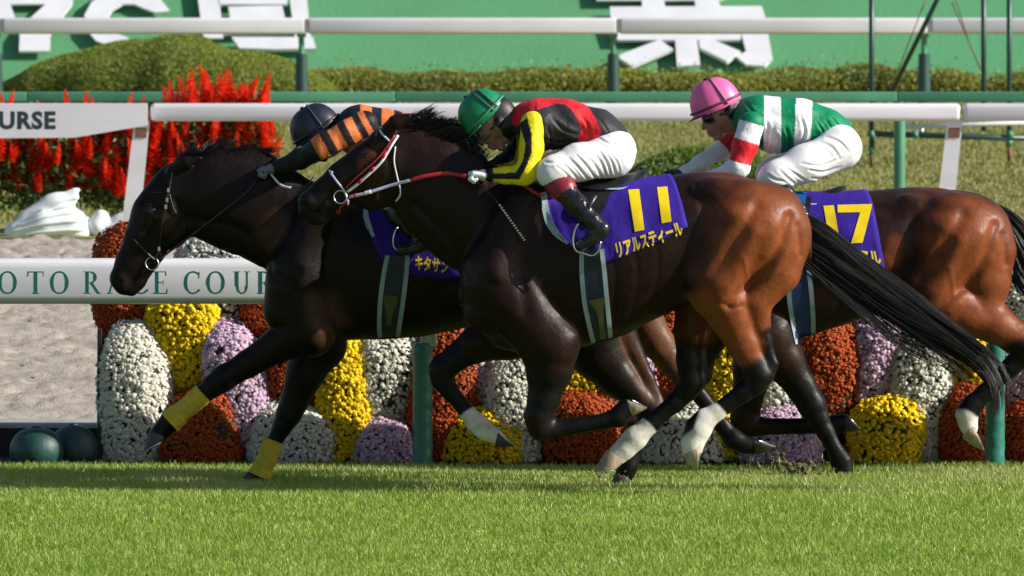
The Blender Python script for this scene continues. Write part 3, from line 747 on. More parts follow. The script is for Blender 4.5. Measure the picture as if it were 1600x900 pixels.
# sand with harrow ridges (real relief)
xs, ys = np.arange(-6.0, 6.01, 0.055), np.arange(2.70, 26.75, 0.045)
X, Y = np.meshgrid(xs, ys, indexing='ij')
r = np.random.RandomState(3)
def gnoise(sx, sy, seed):
    q = np.random.RandomState(seed).rand(X.shape[0]//sx + 3, X.shape[1]//sy + 3)
    a, b = np.arange(X.shape[0])/sx, np.arange(X.shape[1])/sy
    i, j = a.astype(int), b.astype(int); u, v = (a - i)[:, None], (b - j)[None, :]
    u, v = u*u*(3-2*u), v*v*(3-2*v)
    g = lambda p, q_: q[np.ix_(i+p, j+q_)]
    return g(0, 0)*(1-u)*(1-v) + g(1, 0)*u*(1-v) + g(0, 1)*(1-u)*v + g(1, 1)*u*v
Z = 0.006 + 0.009*gnoise(2, 3, 1)**2 + 0.050*gnoise(1, 2, 2)**5 + 0.022*gnoise(30, 9, 3)
nx_, ny_ = X.shape
I = np.arange(nx_*ny_).reshape(nx_, ny_)
F = np.stack([I[:-1, :-1], I[1:, :-1], I[1:, 1:], I[:-1, 1:]], -1).reshape(-1, 4)
tag(mesh_np('sand_track', np.stack([X, Y, Z], -1).reshape(-1, 3), F, M['sand']), kind='structure')
sheet('sand_track_beyond', -60, -6.0, 2.72, 26.75, 0.012, M['sand'])
sheet('sand_track_beyond', 6.0, 60, 2.72, 26.75, 0.012, M['sand'])
sheet('infield_lawn', -60, 60, 26.75, 62.6, 0.0, M['infield_turf'])

# ------------------------------------------------------------------ grass: real blades
def blades(name, x0, x1, y0, y1, count, hmin, hmax, wid, material, seed, hill=None, dens=None, parent=None, zf=None, kind='stuff', segs=2):
    r = np.random.RandomState(seed)
    x, y = r.uniform(x0, x1, count), r.uniform(y0, y1, count)
    if dens is not None:
        k = r.rand(count) < dens(x, y); x, y = x[k], y[k]; count = len(x)
    z = zf(x, y) if zf is not None else np.zeros(count)
    if hill is not None:
        k = ~np.isnan(z); x, y, z = x[k], y[k], z[k]; count = len(x)
    cl = 0.5 + 0.5*wob((x, y, 0*x), 3.2, seed)*1.4                      # tufts stand taller in patches
    h = r.uniform(hmin, hmax, count)*(0.75 + 0.5*np.clip(cl, 0, 1))
    an = r.uniform(0, 2*math.pi, count); le = r.uniform(0.15, 0.75, count)*h
    lx, ly = np.cos(an)*le, np.sin(an)*le
    wa = r.uniform(0, math.pi, count); wx, wy = np.cos(wa)*wid, np.sin(wa)*wid*0.5
    b = np.stack([x, y, z - 0.004], 1); W_ = np.stack([wx, wy, 0*wx], 1)
    mid = b + np.stack([lx*0.35, ly*0.35, h*0.62], 1); tip = b + np.stack([lx, ly, h], 1)
    V = np.stack([b - W_, b + W_, mid - W_*0.7, mid + W_*0.7, tip], 1).reshape(-1, 3)
    o = np.arange(count)[:, None]*5
    F = np.concatenate([o + np.array([[0, 1, 3]]), o + np.array([[0, 3, 2]]), o + np.array([[2, 3, 4]])])
    hue = r.rand(count)
    if name == 'grass':                                 # worn, drier strip where the field has run
        wn = np.clip((y + 1.9)/1.1, 0, 1)*(0.55 + 0.45*wob((x, y, 0*x), 5, 3)); hue = np.where(r.rand(count) < wn*.62, 1.15 + r.rand(count)*.5, hue)
    c = np.repeat(hue, 5)
    ob = mesh_np(name, V, F, material, parent, False, np.stack([c, np.tile(np.array([0, 0, .6, .6, 1.]), count), 0*c], 1))
    if kind: tag(ob, kind=kind)
    return ob
def grass_mat(name, a, b, dry, rough=0.42, trans=0.3, dryp=0.86):
    m, N, L, B = nodes(name)
    at_ = N.new('ShaderNodeAttribute'); at_.attribute_name = 'coat'
    sep = N.new('ShaderNodeSeparateColor'); L.new(at_.outputs['Color'], sep.inputs[0])
    tc = N.new('ShaderNodeTexCoord'); nz = N.new('ShaderNodeTexNoise'); nz.inputs['Scale'].default_value = 1.3; nz.inputs['Detail'].default_value = 4
    L.new(tc.outputs['Object'], nz.inputs['Vector'])
    ad = N.new('ShaderNodeMath'); ad.operation = 'MULTIPLY_ADD'; ad.inputs[1].default_value = 0.6; L.new(sep.outputs[0], ad.inputs[0])
    sc_ = N.new('ShaderNodeMath'); sc_.operation = 'MULTIPLY_ADD'; sc_.inputs[1].default_value = 1.2; sc_.inputs[2].default_value = -0.42; L.new(nz.outputs[0], sc_.inputs[0])
    L.new(sc_.outputs[0], ad.inputs[2])
    cr = N.new('ShaderNodeValToRGB'); e = cr.color_ramp.elements
    e[0].position, e[0].color = 0.05, (*a, 1); e[1].position, e[1].color = 0.7, (*b, 1)
    x = e.new(dryp); x.color = (*b, 1); x = e.new(min(dryp + .1, 1)); x.color = (*dry, 1)
    L.new(ad.outputs[0], cr.inputs[0]); L.new(cr.outputs[0], B.inputs['Base Color'])
    B.inputs['Roughness'].default_value = rough; B.inputs['Specular IOR Level'].default_value = 0.5
    t = N.new('ShaderNodeBsdfTranslucent'); L.new(cr.outputs[0], t.inputs['Color'])
    ms = N.new('ShaderNodeMixShader'); ms.inputs[0].default_value = trans
    L.new(B.outputs[0], ms.inputs[1]); L.new(t.outputs[0], ms.inputs[2]); L.new(ms.outputs[0], N['Material Output'].inputs[0])
    return m
M['grass'] = grass_mat('turf_grass', (0.210, 0.330, 0.031), (0.345, 0.465, 0.066), (0.56, 0.53, 0.25))
M['far_grass'] = grass_mat('infield_grass', (0.20, 0.215, 0.055), (0.29, 0.285, 0.085), (0.34, 0.30, 0.12), 0.6)
blades('grass', -3.9, 3.9, -7.6, 0.90, 360000, 0.020, 0.045, 0.0026, M['grass'], 11)
blades('verge_grass', -3.9, 3.9, 0.45, 0.93, 7000, 0.02, 0.05, 0.0026, M['grass'], 12)
blades('infield_grass', -6.2, 6.2, 27.2, 61, 150000, 0.02, 0.045, 0.009, M['far_grass'], 13, dens=lambda x, y: np.where((x < -1.2) & (y < 30), 0.0, 1.0))

# ------------------------------------------------------------------ bank with the big white characters
BY0, BZ0, BANG = 62.3, -0.1, math.radians(38)
bn = Vector((0, -math.sin(BANG), math.cos(BANG)))       # its normal
bo = Vector((0, BY0, BZ0))
def on_bank(px, py, off=0.0):
    u, b, c = ray(px, py); d = Vector((u, b, c)); o = Vector((0, CAM_Y, CAM_Z))
    t = (bo + bn*off - o).dot(bn)/d.dot(bn)
    return o + d*t
L_ = 9.0; dy, dz = L_*math.cos(BANG), L_*math.sin(BANG)
tag(mesh_py('grass_bank', [(-60, BY0, BZ0), (60, BY0, BZ0), (60, BY0 + dy, BZ0 + dz), (-60, BY0 + dy, BZ0 + dz)], [(0, 1, 2, 3)], M['bank_turf']), kind='structure')
def character(label, polys):
    e = empty('character_sign', on_bank(*polys[0][0]), label, 'sign', 'white characters lying on the green bank')
    for i, pl in enumerate(polys):
        mb = MB(); q = [on_bank(a, b, 0.08) for a, b in pl]
        mb.prism(q, bn, 0.024 + 0.003*i)
        mb.build('stroke', M['white_paint'], e)
character('white letter board shaped like a slanting seven, leftmost on the green bank',
  [[(-25, -30), (118, -30), (113, 9), (-25, 9)], [(-25, 9), (16, 9), (24, 31), (-25, 33)], [(72, 9), (113, 9), (96, 31), (79, 56), (78, 83), (30, 83), (31, 56), (48, 31)]])
character('white curved letter board like a letter C behind the clipped grass mound',
  [[(266, 20), (250, 0), (225, -14), (195, -18), (165, -10), (143, 6), (132, 26), (136, 50), (150, 66), (168, 73), (202, 62), (185, 56), (172, 46), (168, 31), (176, 18), (192, 9), (210, 9), (226, 16), (243, 22)]])
character('white boxy character board with a bar inside, behind the right end of the grass mound',
  [[(305, -30), (340, -30), (349, 62), (318, 62)], [(448, -30), (476, -30), (486, 61), (461, 61)], [(340, -30), (448, -30), (450, 10), (343, 10)],
   [(357, 14), (441, 12), (446, 34), (360, 35)], [(347, 40), (459, 40), (461, 55), (349, 56)], [(362, 62), (489, 62), (494, 80), (430, 81), (374, 79)]])
character('white character board with sweeping legs above the hedge, between the green and the pink helmet',
  [[(928, -24), (1133, -24), (1131, 3), (932, 3)], [(1003, 3), (1037, 3), (1040, 14), (1003, 14)], [(1085, 3), (1122, 3), (1126, 13), (1087, 14)], [(953, 14), (1190, 13), (1196, 30), (1199, 56), (1158, 56), (1157, 66), (965, 66), (954, 30)],
   [(1158, 56), (1200, 56), (1207, 95), (1195, 107), (1166, 105), (1150, 92), (1166, 84)], [(1030, 66), (1052, 81), (988, 108), (963, 92)],
   [(1055, 66), (1089, 66), (1094, 106), (1058, 108)], [(1092, 66), (1112, 66), (1157, 85), (1136, 101), (1093, 79)]])

# ------------------------------------------------------------------ foliage
def leaf_mat(name, a, b, rough=0.5, trans=0.3):
    m = grass_mat(name, a, b, b, rough, trans); return m
M['hedge_leaf'] = leaf_mat('hedge_leaves', (0.115, 0.145, 0.018), (0.33, 0.335, 0.045))
M['shrub_leaf'] = leaf_mat('shrub_leaves', (0.075, 0.14, 0.016), (0.18, 0.27, 0.036))
M['mound_leaf'] = leaf_mat('mound_leaves', (0.115, 0.165, 0.014), (0.28, 0.325, 0.035))
M['salvia_leaf'] = leaf_mat('salvia_leaves', (0.035, 0.085, 0.015), (0.15, 0.23, 0.05))
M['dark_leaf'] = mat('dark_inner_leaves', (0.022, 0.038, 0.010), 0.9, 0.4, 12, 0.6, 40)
def leaves(name, P, Nrm, size, material, parent, seed, kind='stuff', spread=0.9):
    """small folded leaf faces at points P facing roughly Nrm"""
    r = np.random.RandomState(seed); n = len(P)
    d = Nrm + r.normal(size=(n, 3))*spread; d /= np.linalg.norm(d, axis=1)[:, None]
    a = np.cross(d, r.normal(size=(n, 3))); a /= np.linalg.norm(a, axis=1)[:, None] + 1e-9
    b = np.cross(d, a); sz = size*r.uniform(0.6, 1.3, n)[:, None]
    V = np.stack([P - a*sz, P - b*sz*0.5 + d*sz*0.15, P + a*sz, P + b*sz*0.5 + d*sz*0.15], 1).reshape(-1, 3)
    o = np.arange(n)[:, None]*4
    F = np.concatenate([o + np.array([[0, 1, 2]]), o + np.array([[0, 2, 3]])])
    c = np.repeat(r.rand(n), 4)
    ob = mesh_np(name, V, F, material, parent, False, np.stack([c, c, c], 1))
    if kind: tag(ob, kind=kind)
    return ob
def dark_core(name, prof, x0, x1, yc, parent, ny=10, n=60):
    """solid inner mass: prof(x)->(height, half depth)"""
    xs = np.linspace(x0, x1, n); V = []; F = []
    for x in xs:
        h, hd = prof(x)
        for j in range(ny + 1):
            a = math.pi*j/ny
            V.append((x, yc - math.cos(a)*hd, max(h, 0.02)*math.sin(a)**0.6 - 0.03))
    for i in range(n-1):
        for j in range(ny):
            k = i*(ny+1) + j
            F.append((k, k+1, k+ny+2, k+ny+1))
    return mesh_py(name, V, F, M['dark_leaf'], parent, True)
def shell(prof, x0, x1, yc, count, seed, jit=0.03, lump=0.0, tall=0.0):
    r = np.random.RandomState(seed)
    x = r.uniform(x0, x1, count); a = np.arccos(r.uniform(-0.35, 1, count)) ; a = r.uniform(0.0, 0.72*math.pi, count)
    hh = np.array([prof(v) for v in x]); h, hd = hh[:, 0], hh[:, 1]
    l = 1 + lump*wob((x, a*0.5, 0*x), 9, seed) - np.abs(r.normal(size=count))*jit
    y = yc - np.cos(a)*hd*l; z = h*np.sin(a)**0.6*l
    up = r.rand(count) < tall; z = z + np.where(up, np.abs(r.normal(size=count))*0.05, 0)
    N_ = np.stack([0*x, -np.cos(a), np.sin(a)], 1)
    return np.stack([x, y, z], 1), N_
# hedge below the bank
HY = 59.5
e = empty('hedge', (0, HY, 0), 'long low clipped hedge with yellowish leaves along the foot of the green bank', 'hedge')
pr = lambda x: (0.29 + 0.03*math.sin(x*2.1) + 0.02*math.sin(x*7.3), 0.35)
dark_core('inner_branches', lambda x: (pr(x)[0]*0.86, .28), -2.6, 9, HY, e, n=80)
P_, N_ = shell(pr, -2.6, 9, HY, 42000, 5, 0.10, 0.12, 0.10)
leaves('foliage', P_, N_, 0.018, M['hedge_leaf'], e, 6)
# clipped mound on the left
MY = 56.0; q0, q1 = at(-60, 100, MY).x, at(535, 100, MY).x
tops = [(-60, 150), (0, 128), (50, 101), (110, 84), (160, 75), (210, 62), (255, 56), (320, 56), (360, 63), (400, 76), (450, 92), (490, 115), (535, 146)]
tx = [at(a, b, MY).x for a, b in tops]; tz = [at(a, b, MY).z for a, b in tops]
pm = lambda x: (float(np.interp(x, tx, tz)), 0.3 + 0.9*float(np.interp(x, tx, tz)))
e = empty('clipped_mound', ((q0+q1)/2, MY, 0), 'low rounded yellow green shrub mound in front of the white characters', 'shrub')
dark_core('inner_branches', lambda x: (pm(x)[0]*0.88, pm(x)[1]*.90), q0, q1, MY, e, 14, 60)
P_, N_ = shell(pm, q0, q1, MY, 60000, 7, 0.05, 0.13)
leaves('foliage', P_, N_, 0.012, M['mound_leaf'], e, 8)
# low shrubs on the infield lawn
def low_shrub(px0, px1, pyt, pyb, label, seed):
    g = ground_at((px0+px1)/2, pyb); yy = g.y + 0.25; x0, x1 = at(px0, pyb, yy).x, at(px1, pyb, yy).x
    h = at(0, pyt, yy).z
    e = empty('low_shrub', ((x0+x1)/2, yy, 0), label, 'shrub', 'low clipped shrubs on the infield lawn')
    p = lambda x: (h*max(0.05, 1 - abs(2*(x-(x0+x1)/2)/(x1-x0))**4)*(1 + .06*math.sin(x*9)), 0.28)
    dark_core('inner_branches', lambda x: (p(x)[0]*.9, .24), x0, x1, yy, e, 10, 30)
    P_, N_ = shell(p, x0, x1, yy, int(6000*(x1-x0)), seed, 0.08, 0.10)
    leaves('foliage', P_, N_, 0.017, M['shrub_leaf'], e, seed+1)
low_shrub(965, 1230, 234, 300, 'low green clipped shrub between the two nearer jockeys backs on the lawn', 20)
low_shrub(560, 800, 250, 318, 'low green clipped shrub hidden behind the necks of the two leading horses', 22)

# ------------------------------------------------------------------ rails
def rail(name, label, Y, ytop, ybot, xs_joint, leg_px, post_fn, section_mat, x_ends=None, cover=None):
    e = empty(name, (0, Y, 0), label, 'rail', 'white rails lining the tracks')
    return e
def rail_beam(mb, x0, x1, Y, z0, z1, dep, bev):
    mb.box((x0, Y - dep/2, z0), (x1, Y + dep/2, z1), bev)
# top rail (beyond the infield lawn)
TY = 53.0
z0, z1 = at(0, 53, TY).z, at(0, 28, TY).z
e = empty('far_white_rail', (0, TY, 0), 'farthest white rail on dark green posts, in front of the hedge and the white characters', 'rail')
jo = [-490, 2, 479, 966, 1452, 1940]
for a, b in zip(jo[:-1], jo[1:]):
    mb = MB(); rail_beam(mb, at(a, 40, TY).x + 0.012, at(b, 40, TY).x - 0.012, TY, z0, z1, 0.13, 0.025)
    mb.build('rail_section', M['white_rail'], e, auto=40)
for a in jo[1:-1]:
    x = at(a - 8, 100, TY).x
    mb = MB(); mb.tube([(x, TY + .02, 0), (x, TY + .02, z0 + 0.01)], 0.030, 10); mb.box((x - .045, TY - .045, z0 - .03), (x + .045, TY + .07, z0 + .004), 0.006)
    p = mb.build('post', M['pale_green_paint'], e, auto=40)
    mb = MB(); mb.tube([(x, TY + .02, -0.02), (x, TY + .02, at(0, 84, TY).z)], [0.075, 0.055], 12)
    mb.build('post_sleeve', M['dark_green_paint'], p, auto=40)
    mb = MB(); mb.box((at(a, 0, TY).x - .016, TY - .06, z0 + .012), (at(a, 0, TY).x + .016, TY + .06, z1 - .012)); mb.build('joint_plate', M['steel'], p)
# green rail just behind the middle white rail
GY = 31.0
e = empty('green_rail', (0, GY, 0), 'flat green rail running just above and behind the middle white rail', 'rail')
z0, z1 = at(0, 159, GY).z, at(0, 143.5, GY).z
jo = [-560, 42, 617, 1402, 2040]
for a, b in zip(jo[:-1], jo[1:]):
    mb = MB(); mb.box((at(a, 0, GY).x + .002, GY - .03, z0), (at(b, 0, GY).x - .002, GY + .03, z1), 0.008)
    mb.build('rail_section', M['pale_green_paint'], e, auto=40)
for a in jo[1:-1]:
    x = at(a + 4, 0, GY).x
    mb = MB(); mb.tube([(x, GY + .01, -0.02), (x, GY + .01, z0 + .002)], 0.045, 12); mb.build('post', M['pale_green_paint'], e, auto=40)
# middle white rail
WY = 27.2
e = empty('middle_white_rail', (0, WY, 0), 'middle white rail with leaning posts and a board reading COURSE at its left', 'rail')
z0, z1 = at(0, 189, WY).z, at(0, 161.5, WY).z
jo = [-1040, 233, 1503, 2770]
for a, b in zip(jo[:-1], jo[1:]):
    mb = MB(); rail_beam(mb, at(a, 0, WY).x + .010, at(b, 0, WY).x - .010, WY, z0, z1, 0.16, 0.035)
    mb.build('rail_section', M['white_rail'], e, auto=40)
for a in jo[1:-1]:
    xt, xb = at(a - 11, 195, WY).x, at(a - 32, 380, WY).x
    mb = MB(); hw = 0.068
    mb.add([(xb - hw, WY - .03, -.02), (xb + hw, WY - .03, -.02), (xb + hw, WY + .03, -.02), (xb - hw, WY + .03, -.02),
            (xt - hw*.86, WY - .03, z0 + .003), (xt + hw*.86, WY - .03, z0 + .003), (xt + hw*.86, WY + .03, z0 + .003), (xt - hw*.86, WY + .03, z0 + .003)],
           [(0, 3, 2, 1), (4, 5, 6, 7), (0, 1, 5, 4), (1, 2, 6, 5), (2, 3, 7, 6), (3, 0, 4, 7)])
    p = mb.build('post', M['white_rail'], e)
    mb = MB(); xp = at(a - 12, 205, WY).x; zz = at(0, 206, WY).z
    mb.box((xp - .042, WY - .040, zz - .042), (xp + .042, WY - .028, zz + .03), 0.004); mb.build('bracket', M['rust_wood'], p)
# tapering board on the left of it
pts = [(-420, 160.5), (231, 160.5), (231, 195), (200, 200), (118, 214), (-420, 218)]
mb = MB(); mb.prism([Vector((at(a, b, WY).x, WY - 0.085, at(a, b, WY).z)) for a, b in reversed(pts)], (0, -1, 0), 0.05)
brd = mb.build('sponsor_board', M['white_rail'], e)

def text_mesh(body, height_px, bold=0.0, space=1.0):
    c = bpy.data.curves.new('lettering', 'FONT'); c.body = body; c.size = 1.0; c.offset = bold; c.space_character = space; c.resolution_u = 3
    o = bpy.data.objects.new('lettering', c); COL.objects.link(o)
    dg = bpy.context.evaluated_depsgraph_get(); me = bpy.data.meshes.new_from_object(o.evaluated_get(dg))
    bpy.data.objects.remove(o); bpy.data.curves.remove(c)
    return me
def flat_text(body, name, pxl, pxr, pyb, pyt, Y, material, parent, bold=0.0, space=1.0, shear=0.0):
    """flat lettering on a board facing the track, fitted between photo pixels"""
    me = text_mesh(body, 1, bold, space)
    co = np.array([v.co[:] for v in me.vertices]); lo, hi = co.min(0), co.max(0)
    for v in me.vertices:
        u, t = (v.co.x - lo[0])/(hi[0] - lo[0]), (v.co.y - lo[1])/(hi[1] - lo[1])
        q = at(pxl + (pxr - pxl)*u, pyb + (pyt - pyb)*t, Y); v.co = Vector((q.x, Y, q.z)) - rootloc(parent)
    me.materials.clear(); me.materials.append(material)
    return link(bpy.data.objects.new(name, me), parent)
flat_text('COURSE', 'lettering', -62, 87, 202.5, 173.5, WY - 0.1355, M['letter_black'], brd, 0.045, 1.10)

# near rail with the race course name
NY = 0.98
e = empty('near_white_rail', (0, NY, 0), 'nearest white rail behind the horses, lettered KYOTO RACE COURSE in green, on padded posts', 'rail')
z0, z1 = at(0, 474, NY).z, at(0, 404, NY).z
mb = MB(); rail_beam(mb, at(-700, 0, NY).x, at(1180, 0, NY).x, NY, z0, z1, 0.20, 0.045)
brd = mb.build('lettered_section', M['white_rail'], e, auto=40)
mb = MB(); rail_beam(mb, at(1184, 0, NY).x, at(2300, 0, NY).x, NY, at(0, 437, NY).z, z1, 0.16, 0.040)
mb.build('rail_section', M['white_rail'], e, auto=40)
for a in (-245, 660, 1556):
    x = at(a, 0, NY).x
    mb = MB(); zt = at(0, 534, NY).z
    mb.tube([(x + .03, NY + .02, 0), (x + .03, NY + .02, z0 + .05)], 0.022, 10)
    mb.box((x - .01, NY - .035, zt - .03), (x + .075, NY + .075, zt + .11), 0.008)
    p = mb.build('post', M['steel'], e, auto=40)
    # padded sleeve with vinyl creases
    V, F = [], []; n, k = 28, 46
    for i in range(k):
        t = i/(k-1)
        for j in range(n):
            an = 2*math.pi*j/n
            rr = 0.052*(1 + 0.022*math.sin(t*42 + an*2 + 1.5*math.sin(an*3)) + 0.015*math.sin(t*95 + an*3))
            if i in (0, k-1): rr *= 0.80
            if i in (1, k-2): rr *= 0.95
            V.append((x + rr*math.cos(an), NY - .01 + rr*math.sin(an), -0.01 + (zt + .005)*t))
    F = [(i*n+j, i*n+(j+1) % n, (i+1)*n+(j+1) % n, (i+1)*n+j) for i in range(k-1) for j in range(n)] + [tuple((k-1)*n + j for j in range(n))]
    mesh_py('pad', V, F, M['pad_vinyl'], p, True)

# serif capitals drawn as strokes
def serif_letter(ch):
    """list of polygons in a box 0..w x 0..1"""
    T, t = 0.165, 0.072         # thick and thin strokes
    def st(x, y0=0, y1=1, w=T): return [(x - w/2, y0), (x + w/2, y0), (x + w/2, y1), (x - w/2, y1)]
    def sf(x, y, w=0.34): return [(x - w/2, y - .018 if y > .5 else y), (x + w/2, y - .018 if y > .5 else y), (x + w/2, y + .0 if y > .5 else y + .035), (x - w/2, y + .0 if y > .5 else y + .035)]
    def serif(x, y, w=0.34):
        y0, y1 = (0.0, 0.035) if y < .5 else (0.965, 1.0)
        return [(x - w/2, y0), (x + w/2, y0), (x + w/2, y1), (x - w/2, y1)]
    def dg(x0, y0, x1, y1, w): return [(x0 - w/2, y0), (x0 + w/2, y0), (x1 + w/2, y1), (x1 - w/2, y1)]
    def bowl(cx, cy, rx, ry, a0, a1, wthick, wthin, n=22):
        out = []
        for i in range(n):
            aa, ab = math.radians(a0 + (a1-a0)*i/n), math.radians(a0 + (a1-a0)*(i+1)/n)
            def ring(a):
                wd = wthin + (wthick - wthin)*abs(math.cos(a))**1.3
                return (cx + rx*math.cos(a), cy + ry*math.sin(a)), (cx + (rx - wd)*math.cos(a), cy + (ry - wthin)*math.sin(a))
            p, q = ring(aa); r_, s_ = ring(ab)
            out.append([q, p, r_, s_])
        return out
    if ch == 'O': return bowl(.42, .5, .42, .515, 0, 360, T, t, 40), .84
    if ch == 'C': return bowl(.42, .5, .42, .515, 48, 318, T, t, 32) + [[(.66, .70), (.71, .70), (.71, .99), (.675, .99)], [(.69, .22), (.74, .20), (.71, .10), (.66, .12)]], .76
    if ch == 'T': return [st(.36), [(0, .955), (.72, .955), (.72, 1), (0, 1)], [(0, .76), (.03, .76), (.05, .96), (0, .96)], [(.69, .76), (.72, .76), (.72, .96), (.67, .96)], serif(.36, 0)], .72
    if ch == 'R': return [st(.17), serif(.17, 0), serif(.15, 1, .30)] + bowl(.34, .735, .27, .265, -90, 90, T, t, 18) + [[(.2, .955), (.36, .955), (.36, 1), (.2, 1)], [(.2, .47), (.36, .47), (.36, .51), (.2, .51)], dg(.68, 0, .36, .49, .15), [(.60, 0), (.82, 0), (.82, .03), (.60, .03)]], .80
    if ch == 'A': return [dg(.62, 0, .36, 1, .135), dg(.08, 0, .36, 1, t), [(.18, .32), (.56, .32), (.56, .365), (.18, .365)], serif(.09, 0, .26), serif(.64, 0, .30)], .76
    if ch == 'E': return [st(.17), [(0, .96), (.60, .96), (.60, 1), (0, 1)], [(0, 0), (.64, 0), (.64, .04), (0, .04)], [(.2, .49), (.47, .49), (.47, .53), (.2, .53)], [(.57, .79), (.60, .79), (.60, .97), (.55, .97)], [(.58, .02), (.64, .02), (.66, .23), (.63, .23)], [(.45, .40), (.475, .40), (.475, .62), (.45, .62)]], .66
    if ch == 'U': return [st(.17, .33, 1), st(.63, .33, 1, t), serif(.17, 1), serif(.63, 1, .28)] + bowl(.40, .35, .2675, .365, 180, 360, T*.8, t, 18), .80
    if ch == 'S': return bowl(.27, .745, .25, .27, 60, 268, T*.85, t, 18) + bowl(.29, .27, .27, .285, -120, 90, T*.95, t, 18) + [[(.43, .72), (.46, .72), (.46, .99), (.43, .99)], [(.03, .02), (.06, .02), (.05, .29), (.02, .29)]], .56
    if ch == 'Y': return [st(.38, 0, .47), dg(.38, .44, .10, 1, .135), dg(.38, .44, .66, 1, t), serif(.10, 1, .30), serif(.66, 1, .24), serif(.38, 0)], .76
    if ch == 'K': return [st(.17), serif(.17, 0), serif(.17, 1), dg(.26, .42, .66, 1, t), dg(.70, 0, .34, .56, .14), serif(.68, 1, .24), serif(.70, 0, .26)], .82
    return [], .45
def serif_text(text, x_of, pyb, pyt, Y, material, parent, extra=0.28):
    hpx = pyb - pyt
    q = 0
    for ch, x0 in zip(text, x_of):
        pl, wd = serif_letter(ch); mb = MB()
        for p in pl:
            yy = Y - 0.00012*(q % 7); q += 1
            P = [at(x0 + a*hpx, pyb - b*hpx, Y) for a, b in p]
            mb.add([Vector((v.x, yy, v.z)) for v in P], [tuple(range(len(P)))])
        mb.build('letter', material, parent)
serif_text('KYOTORACECOURSE', [-104, -50, -3, 43, 78, 130, 168, 206, 239, 287, 322, 364, 401, 436, 470], 459, 424, NY - 0.1002, M['letter_green'], brd)

# ------------------------------------------------------------------ scaffold stand on the infield
FY = 41.0
e = empty('scaffold_frame', (at(1480, 260, FY).x, FY, 0), 'dark green pipe scaffold with a diagonal brace standing on the lawn at the right', 'scaffold')
def pipe(name, a, b, r=0.02, m='dark_green_paint', par=None, ya=FY, yb=FY):
    mb = MB(); A, B_ = at(a[0], a[1], ya), at(b[0], b[1], yb); mb.tube([A, B_], r, 8); return mb.build(name, M[m], par or e, True)
for x, yb, Yp in ((1362, 240, FY), (1577, 228, FY + .6), (1537, 205, FY + 1.5)):
    p = pipe('post', (x, -60), (x, yb), 0.024, ya=Yp, yb=Yp)
    if x != 1537:
        pipe('stake', (x, yb - 6), (x, yb + 24), 0.018, 'rust_wood', p, Yp, Yp); pipe('foot_plate', (x - 1, yb - 10), (x + 1, yb), 0.030, 'green_paint', p, Yp, Yp)
pipe('crossbar', (1356, 209), (1640, 217), 0.026, ya=FY - .06, yb=FY - .06)
pipe('white_crossbar', (1412, 199), (1640, 190), 0.02, 'white_paint', ya=FY + .4, yb=FY + .4)
pipe('brace', (1490, -52), (1390, 150), 0.022, ya=FY - .1, yb=FY + .9)
pipe('brace', (1475, -60), (1512, 60), 0.005, 'rust_wood', ya=FY + .2, yb=FY + .2); pipe('brace', (1487, 3), (1532, 108), 0.006, 'rust_wood', ya=FY + .2, yb=FY + .2)
pipe('brace', (1450, -10), (1404, 108), 0.005, 'rust_wood', ya=FY + .2, yb=FY + .2)
for x in (1362, 1430, 1578): pipe('clamp', (x - 2, 205), (x + 2, 215), 0.030, 'green_paint', ya=FY - .07, yb=FY - .07)
pipe('leg', (1440, 200), (1440, 210), 0.02, 'steel'); 
# ------------------------------------------------------------------ chrysanthemum wall
def petal_mat(name, a, b, centre, trans=0.22):
    m, N, L, B = nodes(name)
    at_ = N.new('ShaderNodeAttribute'); at_.attribute_name = 'coat'
    sep = N.new('ShaderNodeSeparateColor'); L.new(at_.outputs['Color'], sep.inputs[0])
    mx = N.new('ShaderNodeMix'); mx.data_type = 'RGBA'; mx.inputs[6].default_value = (*a, 1); mx.inputs[7].default_value = (*b, 1)
    L.new(sep.outputs[0], mx.inputs[0])
    m2 = N.new('ShaderNodeMix'); m2.data_type = 'RGBA'; m2.inputs[7].default_value = (*centre, 1)
    L.new(mx.outputs[2], m2.inputs[6]); L.new(sep.outputs[1], m2.inputs[0])
    L.new(m2.outputs[2], B.inputs['Base Color']); B.inputs['Roughness'].default_value = 0.65; B.inputs['Specular IOR Level'].default_value = 0.25
    t = N.new('ShaderNodeBsdfTranslucent'); L.new(m2.outputs[2], t.inputs['Color'])
    ms = N.new('ShaderNodeMixShader'); ms.inputs[0].default_value = trans
    L.new(B.outputs[0], ms.inputs[1]); L.new(t.outputs[0], ms.inputs[2]); L.new(ms.outputs[0], N['Material Output'].inputs[0])
    return m
PET = {'w': petal_mat('white_petals', (0.74, 0.73, 0.62), (0.80, 0.79, 0.74), (0.62, 0.52, 0.16)),
       'y': petal_mat('yellow_petals', (0.88, 0.60, 0.004), (0.94, 0.72, 0.015), (0.74, 0.44, 0.004)),
       'l': petal_mat('lilac_petals', (0.56, 0.37, 0.55), (0.72, 0.55, 0.70), (0.60, 0.42, 0.30)),
       'r': petal_mat('rust_petals', (0.36, 0.050, 0.010), (0.52, 0.095, 0.016), (0.46, 0.15, 0.02))}
CNAME = {'w': 'white', 'y': 'yellow', 'l': 'lilac', 'r': 'rust red'}
M['mum_leaf'] = mat('mum_inner_leaves', (0.020, 0.030, 0.012), 0.9, 0.4, 30, 0.8, 60)
